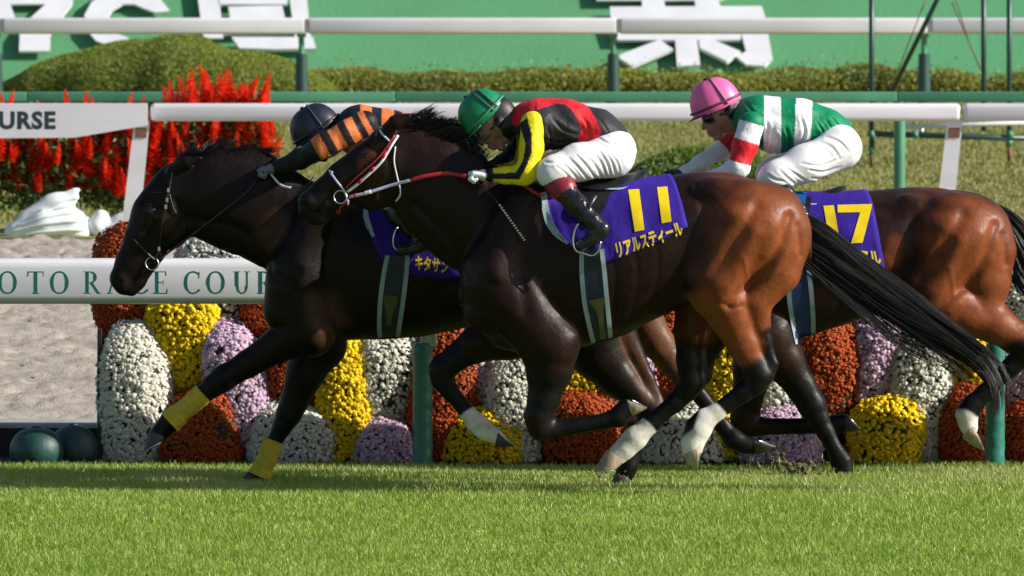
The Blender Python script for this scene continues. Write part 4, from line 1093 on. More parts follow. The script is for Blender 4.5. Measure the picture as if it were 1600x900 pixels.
def flower_template(kind):
    n = {'w': 8, 'y': 8, 'l': 8, 'r': 7}[kind]; V = []; F = []; g = []
    for j in range(2*n):                                   # outer ring: notched petal tips
        a = math.pi*j/n; r = 1.0 if j % 2 == 0 else 0.52
        V.append((r*math.cos(a), r*math.sin(a), 0.02 if j % 2 == 0 else -0.16)); g.append(0)
    for j in range(n):
        a = 2*math.pi*j/n; V.append((0.36*math.cos(a), 0.36*math.sin(a), 0.10 if kind != 'y' else 0.28)); g.append(0)
    V.append((0, 0, 0.16 if kind != 'y' else 0.42)); g.append(1)
    for j in range(n):
        i0, i1, i2 = 2*n + j, 2*j, 2*j + 1; nx = (j+1) % n
        F += [(i0, (2*j - 1) % (2*n), i1), (i0, i1, i2), (i0, i2, 2*n + nx), (i0, 2*n + nx, 3*n)]
    return np.array(V), np.array(F), np.array(g)
TPL = {k: flower_template(k) for k in 'wylr'}
def mound(kind, cx, cy, rx, ry, label, seed, Y=None, tilt=0.0):
    r = np.random.RandomState(seed)
    if Y is None: Y = 1.49 + 0.30*np.clip((690 - cy)/250, 0, 1) + 0.02*r.rand()
    c = at(cx, cy, Y); s = pxs(Y); a, b = rx*s*1.06, ry*s*1.04; dep = 0.20
    e = empty('chrysanthemum_mound', (c.x, c.y + .12, max(c.z - b, -0.02)), label, 'flower mound', 'chrysanthemum mounds in the flower wall')
    size = {'w': 0.0155, 'y': 0.0175, 'l': 0.0155, 'r': 0.0130}[kind]
    n = int((a*b*math.pi*2.6)/(size*size*0.84)); k = np.arange(n*3)
    ph = np.arccos(1 - 2*(k + .5)/len(k)); th = math.pi*(1 + 5**.5)*k
    D = np.stack([np.sin(ph)*np.cos(th), np.sin(ph)*np.sin(th), np.cos(ph)], 1) + r.normal(size=(len(k), 3))*0.035
    D = D[(D[:, 1] < 0.35)]; D /= np.linalg.norm(D, axis=1)[:, None]
    D = D[r.rand(len(D)) < n/len(D)*1.35]
    bump = 1 + 0.14*wob((D[:, 0], D[:, 1], D[:, 2]), 4.5, seed) + 0.045*wob((D[:, 0], D[:, 1], D[:, 2]), 10, seed+1)
    sup = (np.abs(D)**2.6).sum(1)**(-1/2.6)                 # fuller than an ellipsoid
    lean = tilt
    Q = D*(sup*bump)[:, None]*np.array((a, dep, b))
    Q[:, 0] += lean*Q[:, 2]; P = Q + np.array((c.x, c.y + 0.10, c.z)); P += D*(r.normal(size=len(D))*0.007)[:, None]
    keep = P[:, 2] > 0.0; P, D = P[keep], D[keep]
    Nn = D/np.array((a, dep, b)); Nn /= np.linalg.norm(Nn, axis=1)[:, None]
    Nn += np.array((0, -0.25, 0.35)) + r.normal(size=Nn.shape)*0.28; Nn /= np.linalg.norm(Nn, axis=1)[:, None]
    m = len(P)
    u = np.cross(Nn, r.normal(size=(m, 3))); u /= np.linalg.norm(u, axis=1)[:, None]; v = np.cross(Nn, u)
    sz = size*r.uniform(0.75, 1.18, m)
    tv, tf, tg = TPL[kind]
    V = P[:, None, :] + sz[:, None, None]*(tv[None, :, 0:1]*u[:, None] + tv[None, :, 1:2]*v[:, None] + tv[None, :, 2:3]*Nn[:, None])
    F = (np.arange(m)[:, None, None]*len(tv) + tf[None]).reshape(-1, 3)
    col = np.zeros((m, len(tv), 3)); col[:, :, 0] = r.rand(m)[:, None]; col[:, :, 1] = tg[None]*0.9
    tag(mesh_np('blossom', V.reshape(-1, 3), F, PET[kind], e, False, col.reshape(-1, 3)), kind='stuff')
    # leafy core
    bm = bmesh.new(); bmesh.ops.create_icosphere(bm, subdivisions=3, radius=1)
    for q in bm.verts:
        d = np.array(q.co[:]); su = (np.abs(d)**2.6).sum()**(-1/2.6); w_ = d*su*np.array((a, dep, b))*0.93; w_[0] += lean*w_[2]
        q.co = Vector((c.x + w_[0], c.y + .10 + w_[1], max(c.z + w_[2], 0.0)))
    core = MB(); bm.verts.index_update(); core.add([q.co.copy() for q in bm.verts], [tuple(q.index for q in f.verts) for f in bm.faces]); bm.free()
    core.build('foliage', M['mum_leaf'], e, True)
ml = [
 ('r', 196, 440, 52, 84, 'at the top left end of the wall, behind the lettered rail', 0),
 ('w', 338, 440, 62, 78, 'under the throat of the almost black horse, above the rail', 0),
 ('r', 415, 470, 42, 60, 'just under the near rail at the chest of the black horse', 0),
 ('y', 286, 530, 56, 84, 'tall, under the lettered rail above the outstretched foreleg', 0),
 ('w', 209, 632, 55, 112, 'tallest, at the left end of the wall beside the two green balls', -.04),
 ('l', 374, 610, 48, 98, 'between the two forelegs of the almost black horse', -.22),
 ('r', 316, 682, 59, 68, 'at grass level under the raised bandaged hoof', 0),
 ('w', 457, 702, 62, 70, 'at grass level right of the planted yellow bandage', -.05),
 ('r', 462, 575, 44, 74, 'half hidden behind the planted foreleg of the black horse', 0),
 ('y', 538, 634, 46, 108, 'tall, under the girth of the almost black horse', -.05),
 ('w', 600, 588, 52, 78, 'under the belly of the almost black horse, touching the padded post', 0),
 ('l', 600, 705, 46, 50, 'small, at grass level just left of the padded post', 0),
 ('r', 688, 618, 56, 108, 'right behind the padded post below the middle of the wall', 0),
 ('y', 762, 704, 62, 62, 'at grass level under the white sock of the reaching foreleg', 0),
 ('l', 748, 560, 48, 84, 'above the yellow mound, behind the reaching foreleg of horse 11', 0),
 ('w', 806, 638, 46, 98, 'between the two forelegs of horse 11', 0),
 ('y', 893, 575, 48, 66, 'in the gap right of the folded knee of horse 11', 0),
 ('r', 912, 678, 60, 66, 'at grass level below the folded foreleg of horse 11', 0),
 ('l', 980, 592, 52, 78, 'behind the folded hoof of horse 11', 0),
 ('w', 1065, 702, 66, 70, 'at grass level between the two white socked hind legs', 0),
 ('r', 1046, 560, 38, 90, 'narrow, above the white mound between the hind legs of horse 11', 0),
 ('y', 1136, 620, 44, 100, 'narrow, right of the dark hind leg of horse 11', 0),
 ('w', 1208, 580, 42, 82, 'shaded, behind the two forelegs of horse 17', 0),
 ('l', 1222, 700, 64, 62, 'at grass level under the folded foreleg of horse 17', 0),
 ('r', 1292, 585, 60, 84, 'right of the blue girth of horse 17', 0),
 ('l', 1370, 560, 50, 84, 'under the hanging tail of horse 11', .05),
 ('y', 1386, 690, 56, 62, 'at grass level right of the planted hoof of horse 17', 0),
 ('w', 1442, 612, 54, 112, 'tall, below the black tail at the right', 0),
 ('y', 1508, 568, 46, 72, 'beneath the tip of the black tail', 0),
 ('r', 1514, 672, 46, 72, 'behind the white pastern at the right end', 0),
 ('l', 1608, 592, 46, 62, 'at the right edge beside the second padded post', 0),
 ('r', 1616, 684, 52, 62, 'at the bottom right corner beside the second padded post', 0),
 ('w', 1598, 478, 46, 70, 'high at the right edge behind the hock of horse 17', 0),
 ('y', 1690, 640, 50, 100, 'beyond the right edge of the wall', 0),
 ('r', 560, 480, 46, 70, 'hidden high behind the girth of the almost black horse', 0), ('y', 1300, 460, 46, 70, 'hidden high behind horse 17', 0)]
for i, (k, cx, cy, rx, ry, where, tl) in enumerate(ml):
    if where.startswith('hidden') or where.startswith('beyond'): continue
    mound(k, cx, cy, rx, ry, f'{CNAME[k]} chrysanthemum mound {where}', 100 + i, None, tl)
# black stepped stand behind them
e = empty('flower_stand', (at(160, 700, 1.9).x, 1.9, 0), 'black metal stand at the left end carrying the chrysanthemum wall', 'stand')
x0, x1 = at(156, 0, 1.75).x, at(1640, 0, 1.75).x
for zz, yy in ((0.20, 1.62), (0.50, 1.78), (0.80, 1.95)):
    mb = MB(); mb.box((x0 + .02, yy - .05, zz - .02), (x1, yy + .12, zz), 0.003); mb.build('shelf', M['black_frame'], e)
for x in np.linspace(x0, x1, 7):
    for yy, h in ((1.66, .62), (2.02, .84)):
        mb = MB(); mb.box((x - .012, yy - .012, -0.03), (x + .012, yy + .012, h), 0.002); mb.build('post', M['black_frame'], e)
mb = MB(); mb.box((x0 - .01, 1.55, -.03), (x0 + .012, 1.652, .70), .002); mb.build('end_panel', M['black_frame'], e)
mb = MB(); mb.box((x0, 2.06, -.03), (x1, 2.085, .84), .002); mb.build('back_panel', M['black_frame'], e)

# ------------------------------------------------------------------ dark green balls by the rail
for (cx, cy, rx, ry, Y, lab) in ((57, 702, 43, 36, 1.30, 'dark green padded ball lying at the grass edge, the nearer and left one'), (115, 700, 39, 38, 1.50, 'dark green padded ball half hidden behind the other, beside white mums')):
    c = at(cx, cy, Y); s = pxs(Y); V, F = [], []; n, k = 40, 24; a, b = rx*s, ry*s*1.04
    e = empty('padded_ball', (c.x, c.y, 0), lab, 'padded ball', 'dark green balls at the end of the flower wall')
    for i in range(k+1):
        t = math.pi*i/k
        for j in range(n):
            p = 2*math.pi*j/n; seam = 1 - 0.014*math.exp(-((math.sin(p*3))/0.10)**2)
            z = math.cos(t); z = max(z, -0.90); rr = math.sin(t)**0.85*a*seam
            V.append((c.x + rr*math.cos(p), c.y + rr*math.sin(p), max(0.004, c.z + z*b - .01)))
    F = [(i*n+j, (i+1)*n+j, (i+1)*n+(j+1) % n, i*n+(j+1) % n) for i in range(k) for j in range(n)]
    mesh_py('cover', V, F, M['ball_vinyl'], e, True)
    mb = MB(); mb.tube([(c.x, c.y, c.z + b - .014), (c.x, c.y, c.z + b - .002)], [0.03, 0.022], 12); mb.build('button', M['ball_vinyl'], e, True)

# ------------------------------------------------------------------ red salvia in swan planters
M['salvia'] = mat('red_salvia', (0.86, 0.060, 0.012), 0.55, 0.16, 25, trans=0.30)
M['swan'] = mat('white_swan_plaster', (0.74, 0.80, 0.82), 0.4, 0.05, 6, 0.25, 12)
SW = 28.3
def spike_mesh(seed):
    r = np.random.RandomState(seed); V, F = [], []
    for i in range(26):
        t = i/25; rad = 0.040*(1 - t**2.2)*(0.75 + .5*r.rand()) + 0.006
        for j in range(5):
            a = 2*math.pi*(j/5 + i*0.27) + r.normal()*.25; z = t*0.25 + r.normal()*.004
            o = len(V); d = np.array((math.cos(a), math.sin(a), 0)); e_ = np.array((-math.sin(a), math.cos(a), 0))
            base = np.array((0, 0, z)); w_ = 0.015*(1.2 - t*.7)
            V += [base, base + d*rad*.6 + e_*w_ + (0, 0, .010), base + d*rad*1.25 + (0, 0, .022 - .02*r.rand()), base + d*rad*.6 - e_*w_ + (0, 0, .010)]
            F.append((o, o+1, o+2, o+3))
    me = bpy.data.meshes.new('flower_spike'); me.from_pydata([tuple(v) for v in V], [], F); me.materials.append(M['salvia']); me.update()
    return me
SPK = [spike_mesh(i) for i in range(5)]
def salvia(cx, by, wpx, hpx, n, seed, label, Y):
    r = np.random.RandomState(seed); c = at(cx, by, Y); s = pxs(Y)
    e = empty('salvia_plant', (c.x, c.y, max(0.0, c.z)), label, 'flowering plant', 'red salvia plants behind the middle white rail')
    zb = max(0, c.z); a, h = wpx*s/2, hpx*s
    m = 900; P = np.stack([r.normal(size=m)*a*.55, r.uniform(-.22, .16, m), r.uniform(0.02, .80, m)*h], 1); P[:, 0] = np.clip(P[:, 0], -a*1.15, a*1.15)
    Nn = np.stack([r.normal(size=m)*.5, -np.ones(m)*.7, r.uniform(0, 1, m)], 1)
    leaves('foliage', P + np.array((c.x, c.y, zb)), Nn, 0.030, M['salvia_leaf'], e, seed, 'stuff', .5)
    for i in range(int(n*4.2)):
        o = bpy.data.objects.new('flower_spike', SPK[r.randint(5)])
        x = r.uniform(-1, 1)*a; f = r.uniform(.34, .97)
        o.location = Vector((c.x + x, c.y + r.uniform(-.24, .10), zb + h*f - .12)) - e.location
        o.rotation_euler = (r.normal()*.16 + .08, r.normal()*.20, r.rand()*6.28); k = r.uniform(.6, 1.1); o.scale = (k, k, k*r.uniform(.8, 1.25))
        link(o, e)
pl = [(-20, 330, 100, 160, 15), (40, 330, 100, 148, 14), (95, 325, 95, 146, 15), (150, 325, 95, 152, 15), (205, 340, 95, 165, 16), (250, 330, 75, 158, 11), (300, 330, 85, 205, 13), (345, 320, 80, 195, 14), (390, 300, 60, 165, 12), (415, 280, 35, 95, 5)]
wh = ['cut by the left edge of the picture', 'above the swan at the left edge', 'over the pointed wing of the white swan', 'over the small white swan breast', 'crowded against the leaning white post', 'just right of the leaning white post', 'tall, rising above the green rail over the black horse crest', 'rising above the rail near the black helmet', 'small, nearest the black helmet', 'low, drooping beside the black helmet']
for i, (q, wl) in enumerate(zip(pl, wh)):
    salvia(*q, 300 + i, 'red salvia plant ' + wl, SW + .25 + .1*(i % 2))
def swan(label, shapes, cuts, neck, seed):
    H = Plane(SW - .3); s = H.s
    pts = np.array([H(a, b, 0) for a, b, r_, sy in sum(shapes, [])]); lo, hi = pts.min(0) - .35, pts.max(0) + .35
    lo[1], hi[1] = H.Y - .45, H.Y + .45
    f = SDF(lo, hi, 0.016)
    for ch in shapes: f.chain([(H(a, b, 0), r_*s, sy) for a, b, r_, sy in ch], .022)
    for (a, b, r_) in cuts: f.cap(H(a, b, -.5), H(a, b, .5), r_*s, r_*s, .008, 1.0, True)
    V, F = f.mesh(2); V[:, 2] = np.maximum(V[:, 2], 0.0)
    e = empty('swan_planter', (V[:, 0].mean(), H.Y, 0), label, 'planter', 'white swan planters holding the salvia')
    b = mesh_np('body', V, F, M['swan'], e)
    bv = bvh_of(V, F)
    if cuts:                                             # carved feathers
        for ln in (((14, 372), (60, 362), (132, 356)), ((18, 362), (70, 349), (136, 342)), ((26, 353), (76, 337), (131, 330)), ((42, 342), (86, 325), (126, 318)), ((62, 329), (94, 314), (122, 307))):
            P = []
            for a_, b_ in catmull(ln, 6):
                q = H(a_, b_, 0); h_ = bv.ray_cast(Vector((q[0], H.Y - 2, q[2])), Vector((0, 1, 0)))[0]
                if h_ is not None: P.append(h_ + Vector((0, -.004, 0)))
            if len(P) > 3: mb = MB(); mb.tube(P, list(np.linspace(.008, .020, len(P))), 6, (Vector((0, 1, 0)), .7)); mb.build('feather', M['swan'], e, True)
    if neck:
        mb = MB(); P = [H(a, b_, -.05) for a, b_, r_ in neck]; P2 = catmull(P, 6); R2 = list(np.interp(np.linspace(0, 1, len(P2)), np.linspace(0, 1, len(neck)), [q[2]*s for q in neck]))
        mb.tube(P2, R2, 12); mb.build('neck', M['swan'], e, True)
swan('white swan planter with a pointed notched wing, left of the leaning white post', [[(28, 366, 22, 1.1), (70, 352, 28, 1.1), (112, 352, 26, 1.0), (122, 362, 22, .9)], [(46, 348, 22, .6), (88, 326, 25, .5), (116, 304, 9, .4), (121, 297, 4, .4)]],
     [(127, 303, 4.5), (129, 314, 5), (134, 325, 5.5), (140, 337, 6)], None, 1)
swan('small white swan planter, only its round breast showing beside the leaning white post', [[(152, 352, 17, 1.0), (158, 340, 13, 1.0)], [(160, 366, 14, 1.1), (205, 362, 24, 1.1), (250, 362, 22, 1.1)], [(190, 350, 18, .6), (232, 336, 18, .5)]], [], None, 2)

# clods of turf thrown up by the hooves
def clods(name, spots, seed):
    r = np.random.RandomState(seed); V, F = [], []; ico = [(0, 0, 1), (.9, 0, .1), (.28, .85, .1), (-.72, .53, .1), (-.72, -.53, .1), (.28, -.85, .1), (0, 0, -.8)]
    for (px_, py_, sx, sy_, n, Yc, sz) in spots:
        for _ in range(n):
            c = at(px_ + r.normal()*sx, min(py_ + r.normal()*sy_, 746), Yc + r.normal()*.1); k = sz*r.uniform(.3, 1.2); o = len(V)
            q = r.uniform(.5, 1.3, (7, 3))*np.array(ico)*k; V += [tuple(np.array(c) + v) for v in q]
            F += [(o, o+1+j, o+1+(j+1) % 5) for j in range(5)] + [(o+6, o+1+(j+1) % 5, o+1+j) for j in range(5)]
    return tag(mesh_py(name, V, F, mat('clod_soil', (0.085, 0.068, 0.035), 0.95, 0.4, 40)), kind='stuff')
clods('turf_clods', [(1240, 732, 28, 9, 70, .1, .021), (1190, 715, 14, 12, 24, .2, .008), (1290, 742, 30, 5, 40, .1, .008), (965, 742, 22, 5, 36, -1.0, .008), (398, 750, 16, 4, 20, -.3, .007)], 5)
blades('thrown_grass', *[at(1165, 0, .1).x, at(1310, 0, .1).x], -.15, .35, 60, 0.02, 0.05, 0.002, M['grass'], 77, zf=lambda x, y: np.abs(np.random.RandomState(4).normal(size=len(x)))*.05)
# ------------------------------------------------------------------ tack
def over(bvhs, H, x, y, off, side=-1):
    p = H(x, y, 0); best = None
    for b in bvhs:
        q = b.ray_cast(Vector((p[0], H.Y + side*1.5, p[2])), Vector((0, -side, 0)))
        if q[0] is not None and (best is None or (q[0].y - best.y)*side > 0): best = q[0]
    if best is None:
        q = bvhs[0].find_nearest(Vector((p[0], H.Y + side*0.10, p[2]))); best = q[0] + q[1]*off; return best
    return best + Vector((0, side*off, 0))
def strip(H, bvhs, line, wpx, off, name, material, parent, n=5, side=-1, thick=0.003, na=2):
    """flat strap lying on the surface along a pixel line"""
    C = np.array(catmull(line, n)); T = np.gradient(C, axis=0); T /= np.linalg.norm(T, axis=1)[:, None] + 1e-9
    Nn = np.stack([-T[:, 1], T[:, 0]], 1); w_ = np.interp(np.linspace(0, 1, len(C)), np.linspace(0, 1, len(wpx)) if isinstance(wpx, list) else [0, 1], wpx if isinstance(wpx, list) else [wpx, wpx])
    mb = MB(); k = len(C); G = []
    for i in range(k):
        G.append([over(bvhs, H, *(C[i] + Nn[i]*w_[i]*(j/na - .5)), off) for j in range(na+1)])
    V = [v for g in G for v in g] + [v + Vector((0, -side*(thick + off*.8), 0)) for g in G for v in g]; m = na + 1; o = k*m
    F = []
    for i in range(k-1):
        for j in range(na):
            a = i*m + j; F += [(a, a+1, a+m+1, a+m), (o+a, o+a+m, o+a+m+1, o+a+1)]
        F += [(i*m, (i+1)*m, o+(i+1)*m, o+i*m), (i*m+na, o+i*m+na, o+(i+1)*m+na, (i+1)*m+na)]
    F += [(0, o, o+1, 1) if na == 1 else tuple([0] + [o+j for j in range(na+1)] + [j for j in range(na, 0, -1)])]
    mb.add(V, F); return mb.build(name, material, parent, auto=50)
def patch(H, bvhs, quad, off, name, material, parent, nu=4, nv=10):
    """bilinear patch of four pixel corners tl,tr,br,bl pressed on the surface"""
    q = [np.array(c, dtype=float) for c in quad]; V, F = [], []
    for i in range(nv+1):
        for j in range(nu+1):
            t, u = i/nv, j/nu
            p = (q[0]*(1-u) + q[1]*u)*(1-t) + (q[3]*(1-u) + q[2]*u)*t; V.append(over(bvhs, H, p[0], p[1], off))
    for i in range(nv):
        for j in range(nu):
            a = i*(nu+1) + j; F.append((a, a+1, a+nu+2, a+nu+1))
    return mesh_py(name, V, F, material, parent, True)
def cloth_text(H, bvhs, body, quad, off, name, material, parent, bold=0.035):
    """full-width characters, each a mesh of its own, pressed on the cloth"""
    ms = [text_mesh(ch, 1, bold, 1.0) for ch in body]
    w1 = text_mesh('アア', 1, 0); w0 = text_mesh('ア', 1, 0)
    adv = max(v.co.x for v in w1.vertices) - max(v.co.x for v in w0.vertices)
    al = [np.array([v.co[:] for v in m.vertices]) for m in ms]
    lox = al[0][:, 0].min(); hix = al[-1][:, 0].max() + adv*(len(body)-1); loy = min(c[:, 1].min() for c in al); hiy = max(c[:, 1].max() for c in al)
    q = [np.array(c, dtype=float) for c in quad]
    for i, me in enumerate(ms):
        for v in me.vertices:
            u, t = (v.co.x + i*adv - lox)/(hix - lox), (hiy - v.co.y)/(hiy - loy)
            p = (q[0]*(1-u) + q[1]*u)*(1-t) + (q[3]*(1-u) + q[2]*u)*t
            v.co = over(bvhs, H, p[0], p[1], off) - rootloc(parent)
        me.materials.clear(); me.materials.append(material)
        link(bpy.data.objects.new('character', me), parent)
def drape(H, bvh, bottoms, tops, off, name, material, parent, nv=22, sub=5, ripple=0.0):
    B_ = np.array(catmull(bottoms, sub)); T_ = np.interp(np.linspace(0, 1, len(B_)), np.linspace(0, 1, len(tops)), tops)
    zc = H(0, 400, 0)[2]; V = []; n = len(B_)
    for i in range(n):
        hb = over([bvh], H, B_[i, 0], B_[i, 1], 0); a0 = math.atan2(hb.z - zc, H.Y - hb.y)
        row = []
        for j in range(nv+1):
            f = j/nv; a = a0 + (math.pi/2 - a0)*f; x = H(B_[i, 0]*(1-f) + T_[i]*f, 400, 0)[0]
            d = Vector((0, -math.cos(a), math.sin(a)))
            q = bvh.ray_cast(Vector((x, H.Y, zc)) + d*1.2, -d)
            p = q[0] if q[0] is not None else Vector((x, H.Y, zc)) + d*.3
            rp = ripple*(math.sin(i*.9 + j*.35) + math.sin(i*.37 - j*.5))*(1-f)
            row.append(p + d*(off + rp*.5 + ripple*.5))
        far = [Vector((p.x, 2*H.Y - p.y, p.z)) for p in row[:-1]][::-1]
        V.append(row + far)
    m = len(V[0]); VV = [p for r_ in V for p in r_]
    F = [(i*m+j, i*m+j+1, (i+1)*m+j+1, (i+1)*m+j) for i in range(n-1) for j in range(m-1)]
    o = mesh_py(name, VV, F, material, parent, True)
    bm = bmesh.new(); bm.from_mesh(o.data); bmesh.ops.recalc_face_normals(bm, faces=bm.faces[:]); bmesh.ops.solidify(bm, geom=bm.faces[:], thickness=0.004); bm.to_mesh(o.data); bm.free()
    for p in o.data.polygons: p.use_smooth = True
    return o, BVHTree.FromPolygons(VV, F)

# --- saddle cloths
def saddle_cloth(key, label, bottoms, tops):
    r_, H, bvh, hit, body = HR[key]
    e = empty('saddle_cloth', (H(np.mean(tops), 300, 0)).tolist(), label, 'saddle cloth', 'purple saddle cloths')
    c, cb = drape(H, bvh, bottoms, tops, 0.008, 'cloth', M['purple'], e, ripple=0.006)
    return e, H, [bvh, cb]
c11, H, bl11 = saddle_cloth('11', 'purple saddle cloth with yellow number 11 and yellow Japanese lettering on the nearest bay horse',
   [(853, 330), (868, 360), (888, 379), (908, 394), (926, 403), (942, 408), (975, 396), (1010, 381), (1042, 367), (1074, 352)], [848, 860, 880, 905, 925, 942, 968, 995, 1020, 1043])
patch(H, bl11, [(981, 294), (998, 293), (1006, 355), (991, 358)], .004, 'digit', M['yellow_print'], c11)
patch(H, bl11, [(1026, 290), (1042, 289), (1048, 342), (1033, 345)], .004, 'digit', M['yellow_print'], c11)
cloth_text(H, bl11, 'リアルスティール', [(960, 376), (1061, 342), (1068, 363), (965, 400)], .005, 'lettering', M['yellow_print'], c11)
strip(H, bl11, [(849, 298), (852, 322), (858, 345), (869, 361), (887, 377)], [9, 11, 11, 10, 5], .009, 'binding', M['pale_trim'], c11)
c01, H, bl01 = saddle_cloth('01', 'purple saddle cloth with yellow lettering on the almost black horse, its number hidden',
   [(571, 345), (584, 375), (602, 405), (640, 422), (680, 428), (720, 430), (760, 425)], [566, 578, 596, 632, 668, 704, 740])
cloth_text(H, bl01, 'キタサン', [(650, 394), (702, 400), (701, 424), (649, 417)], .005, 'lettering', M['yellow_print'], c01)
strip(H, bl01, [(572, 322), (573, 335), (578, 352), (585, 366)], [7, 9, 9, 4], .009, 'binding', M['pale_trim'], c01)
c17, H, bl17 = saddle_cloth('17', 'purple saddle cloth with yellow number 17 on the hindmost bay horse',
   [(1192, 360), (1215, 400), (1245, 428), (1290, 430), (1335, 425), (1381, 418)], [1190, 1205, 1235, 1275, 1315, 1351])
patch(H, bl17, [(1285, 319), (1301, 318), (1309, 367), (1293, 369)], .004, 'digit', M['yellow_print'], c17)
d7 = patch(H, bl17, [(1307, 317.5), (1361, 316), (1358, 328), (1307, 329)], .004, 'digit', M['yellow_print'], c17, 5, 3)
patch(H, bl17, [(1342, 328), (1358, 328), (1345, 375), (1327, 376)], .0043, 'digit_stroke', M['yellow_print'], d7)
cloth_text(H, bl17, 'アル', [(1337, 386), (1371, 389), (1376, 412), (1341, 407)], .005, 'lettering', M['yellow_print'], c17)

# --- saddles with girths and stirrups
def saddle(key, label, seat, girth, edge_m, mid_m, olive, stirrup, flap):
    r_, H, bvh, hit, body = HR[key]; bl = {'11': bl11, '01': bl01, '17': bl17}[key]
    x0, x1, yt = seat
    e = empty('racing_saddle', H((x0+x1)/2, yt, 0).tolist(), label, 'saddle', 'racing saddles')
    # seat: low in the middle, cantle rising behind
    V, F = [], []; nu, nv = 16, 12
    for i in range(nu+1):
        t = i/nu; x = x0 + (x1-x0)*t; top = over(bl, H, x, yt + 30, 0)
        zz = max(H(x, yt, 0)[2], 0) ; lift = 0.045 + 0.030*smooth01(np.array(t), .55, 1.0) + 0.01*(1 - smooth01(np.array(t), 0, .25))
        hw = 0.06 + 0.12*math.sin(math.pi*min(1, .25 + t*.75))**.8*(1 - .35*smooth01(np.array(t), .85, 1))
        for j in range(nv+1):
            a = (j/nv - .5)*2; V.append((H(x, 0, 0)[0], H.Y + a*hw, zz + lift - .062*a*a))
    for i in range(nu):
        for j in range(nv):
            k = i*(nv+1) + j; F.append((k, k+1, k+nv+2, k+nv+1))
    s = mesh_py('seat', V, F, M['leather'], e, True)
    bm = bmesh.new(); bm.from_mesh(s.data); bmesh.ops.recalc_face_normals(bm, faces=bm.faces[:]); bmesh.ops.solidify(bm, geom=bm.faces[:], thickness=0.014); bm.to_mesh(s.data); bm.free()
    for p in s.data.polygons: p.use_smooth = True
    rim = [Vector(V[i*(nv+1)]) + Vector((0, -.002, 0)) for i in range(6, nu+1)]
    mb = MB(); mb.tube(rim, 0.006, 6); mb.build('seat_piping', M['pale_trim'], s, True)
    strip(H, bl, flap[0], flap[1], .012, 'flap', M['leather'], e, na=4)
    gl, wd = girth
    g = strip(H, bl, gl, wd, .007, 'girth', M[mid_m], e, na=4)
    C = np.array(catmull(gl, 5)); 
    for sg in (-1, 1):
        q = [(x + sg*wd*.5 + (sg*2.5*math.sin(i*1.0)), y) for i, (x, y) in enumerate(gl)]
        strip(H, bl, q, 7, .011, 'girth_edge', M[edge_m], g)
    if olive: strip(H, bl, olive[0], olive[1], .013, 'elastic', M['girth_olive'], g)
    if stirrup:
        y_ = stirrup[2]; P_ = [H(a, b, y_) for a, b in stirrup[0]]
        mb = MB(); mb.tube(catmull(P_, 4), 0.0055, 7); st_ = mb.build('stirrup', M['bit_metal'], e, True)
        mb = MB(); a, b = [H(q[0], q[1], y_) for q in stirrup[1]]; mb.tube([a, (np.array(a)+b)/2 + np.array((0, -.004, 0)), b], 0.011, 8, (Vector((0, 1, 0)), .3)); mb.build('stirrup_leather', M['leather'], e, True)
    return e
saddle('11', 'black racing saddle with pale edged girth under the jockey in red, black and yellow', (905, 1013, 288), ([(924, 385), (926, 420), (930, 465), (936, 505), (941, 534), (944, 540)], 31), 'pale_trim', 'girth_navy',
       ([(932, 463), (936, 480), (939, 500), (942, 528)], [27, 12, 8, 9]), ([(903, 344), (897, 358), (895, 375), (900, 387), (912, 391), (925, 394), (935, 386), (938, 372)], [(930, 300), (903, 345)], -.365), ([(925, 286), (918, 312), (906, 340)], [64, 56, 40]))
saddle('01', 'black racing saddle with pale edged girth on the almost black horse, mostly hidden', (625, 725, 294), ([(622, 395), (618, 425), (613, 465), (609, 505), (608, 528), (608, 534)], 31), 'pale_trim', 'girth_navy',
       ([(612, 458), (611, 470), (609, 488), (608, 505)], [24, 20, 10, 8]), ([(622, 350), (617, 362), (616, 378), (624, 388), (640, 389), (650, 380)], [(650, 310), (625, 350)], -.36), ([(650, 296), (640, 325), (632, 360)], [52, 46, 34]))
saddle('17', 'blue and black racing saddle with a blue girth on the hindmost bay horse', (1225, 1322, 312), ([(1244, 400), (1247, 440), (1250, 475), (1254, 505), (1257, 528), (1258, 534)], 30), 'pale_trim', 'girth_blue',
       None, None, ([(1250, 304), (1248, 320), (1244, 345)], [34, 32, 30]))
e17 = bpy.data.objects['racing_saddle.002']
strip(H17, bl17, [(1249, 298), (1247, 312), (1246, 328)], [22, 20, 18], .030, 'knee_roll', M['saddle_blue'], e17)

# --- bridles
def strap(H, bvh, line, r, name, m, parent, off=.004, n=5, far=True):
    P = [over([bvh], H, a, b, off) for a, b in catmull(line, n)]
    mb = MB(); mb.tube(P, r*1.15, 6, (Vector((0, 1, 0)), .45)); 
    return mb.build(name, M[m], parent, True)
def bit_ring(H, bvh, c, rpx, parent, m='bit_metal'):
    p = over([bvh], H, c[0], c[1], .010); mb = MB(); rr = rpx*H.s
    mb.tube([p + Vector((math.cos(a)*rr, 0.004*math.sin(a), math.sin(a)*rr)) for a in np.linspace(0, 2*math.pi, 25)], 0.0042, 6, caps=False)
    return mb.build('bit_ring', M[m], parent, True)
e = empty('bridle', H11(560, 280, 0).tolist(), 'red and white racing bridle with lilac reins on the nearest horse', 'bridle')
strap(H11, B11, [(622, 211), (611, 228), (597, 251), (579, 269), (561, 285), (543, 299)], .007, 'cheek_strap', 'white_strap', e)
strap(H11, B11, [(617, 210), (603, 231), (590, 247), (572, 263), (553, 280), (540, 293)], .004, 'cheek_strap', 'red_rein', e, .007)
strap(H11, B11, [(590, 194), (597, 208), (609, 220)], .005, 'browband', 'lilac_rein', e)
nb = strap(H11, B11, [(512, 263), (523, 278), (537, 296), (542, 308), (544, 320)], .005, 'noseband', 'lilac_rein', e)
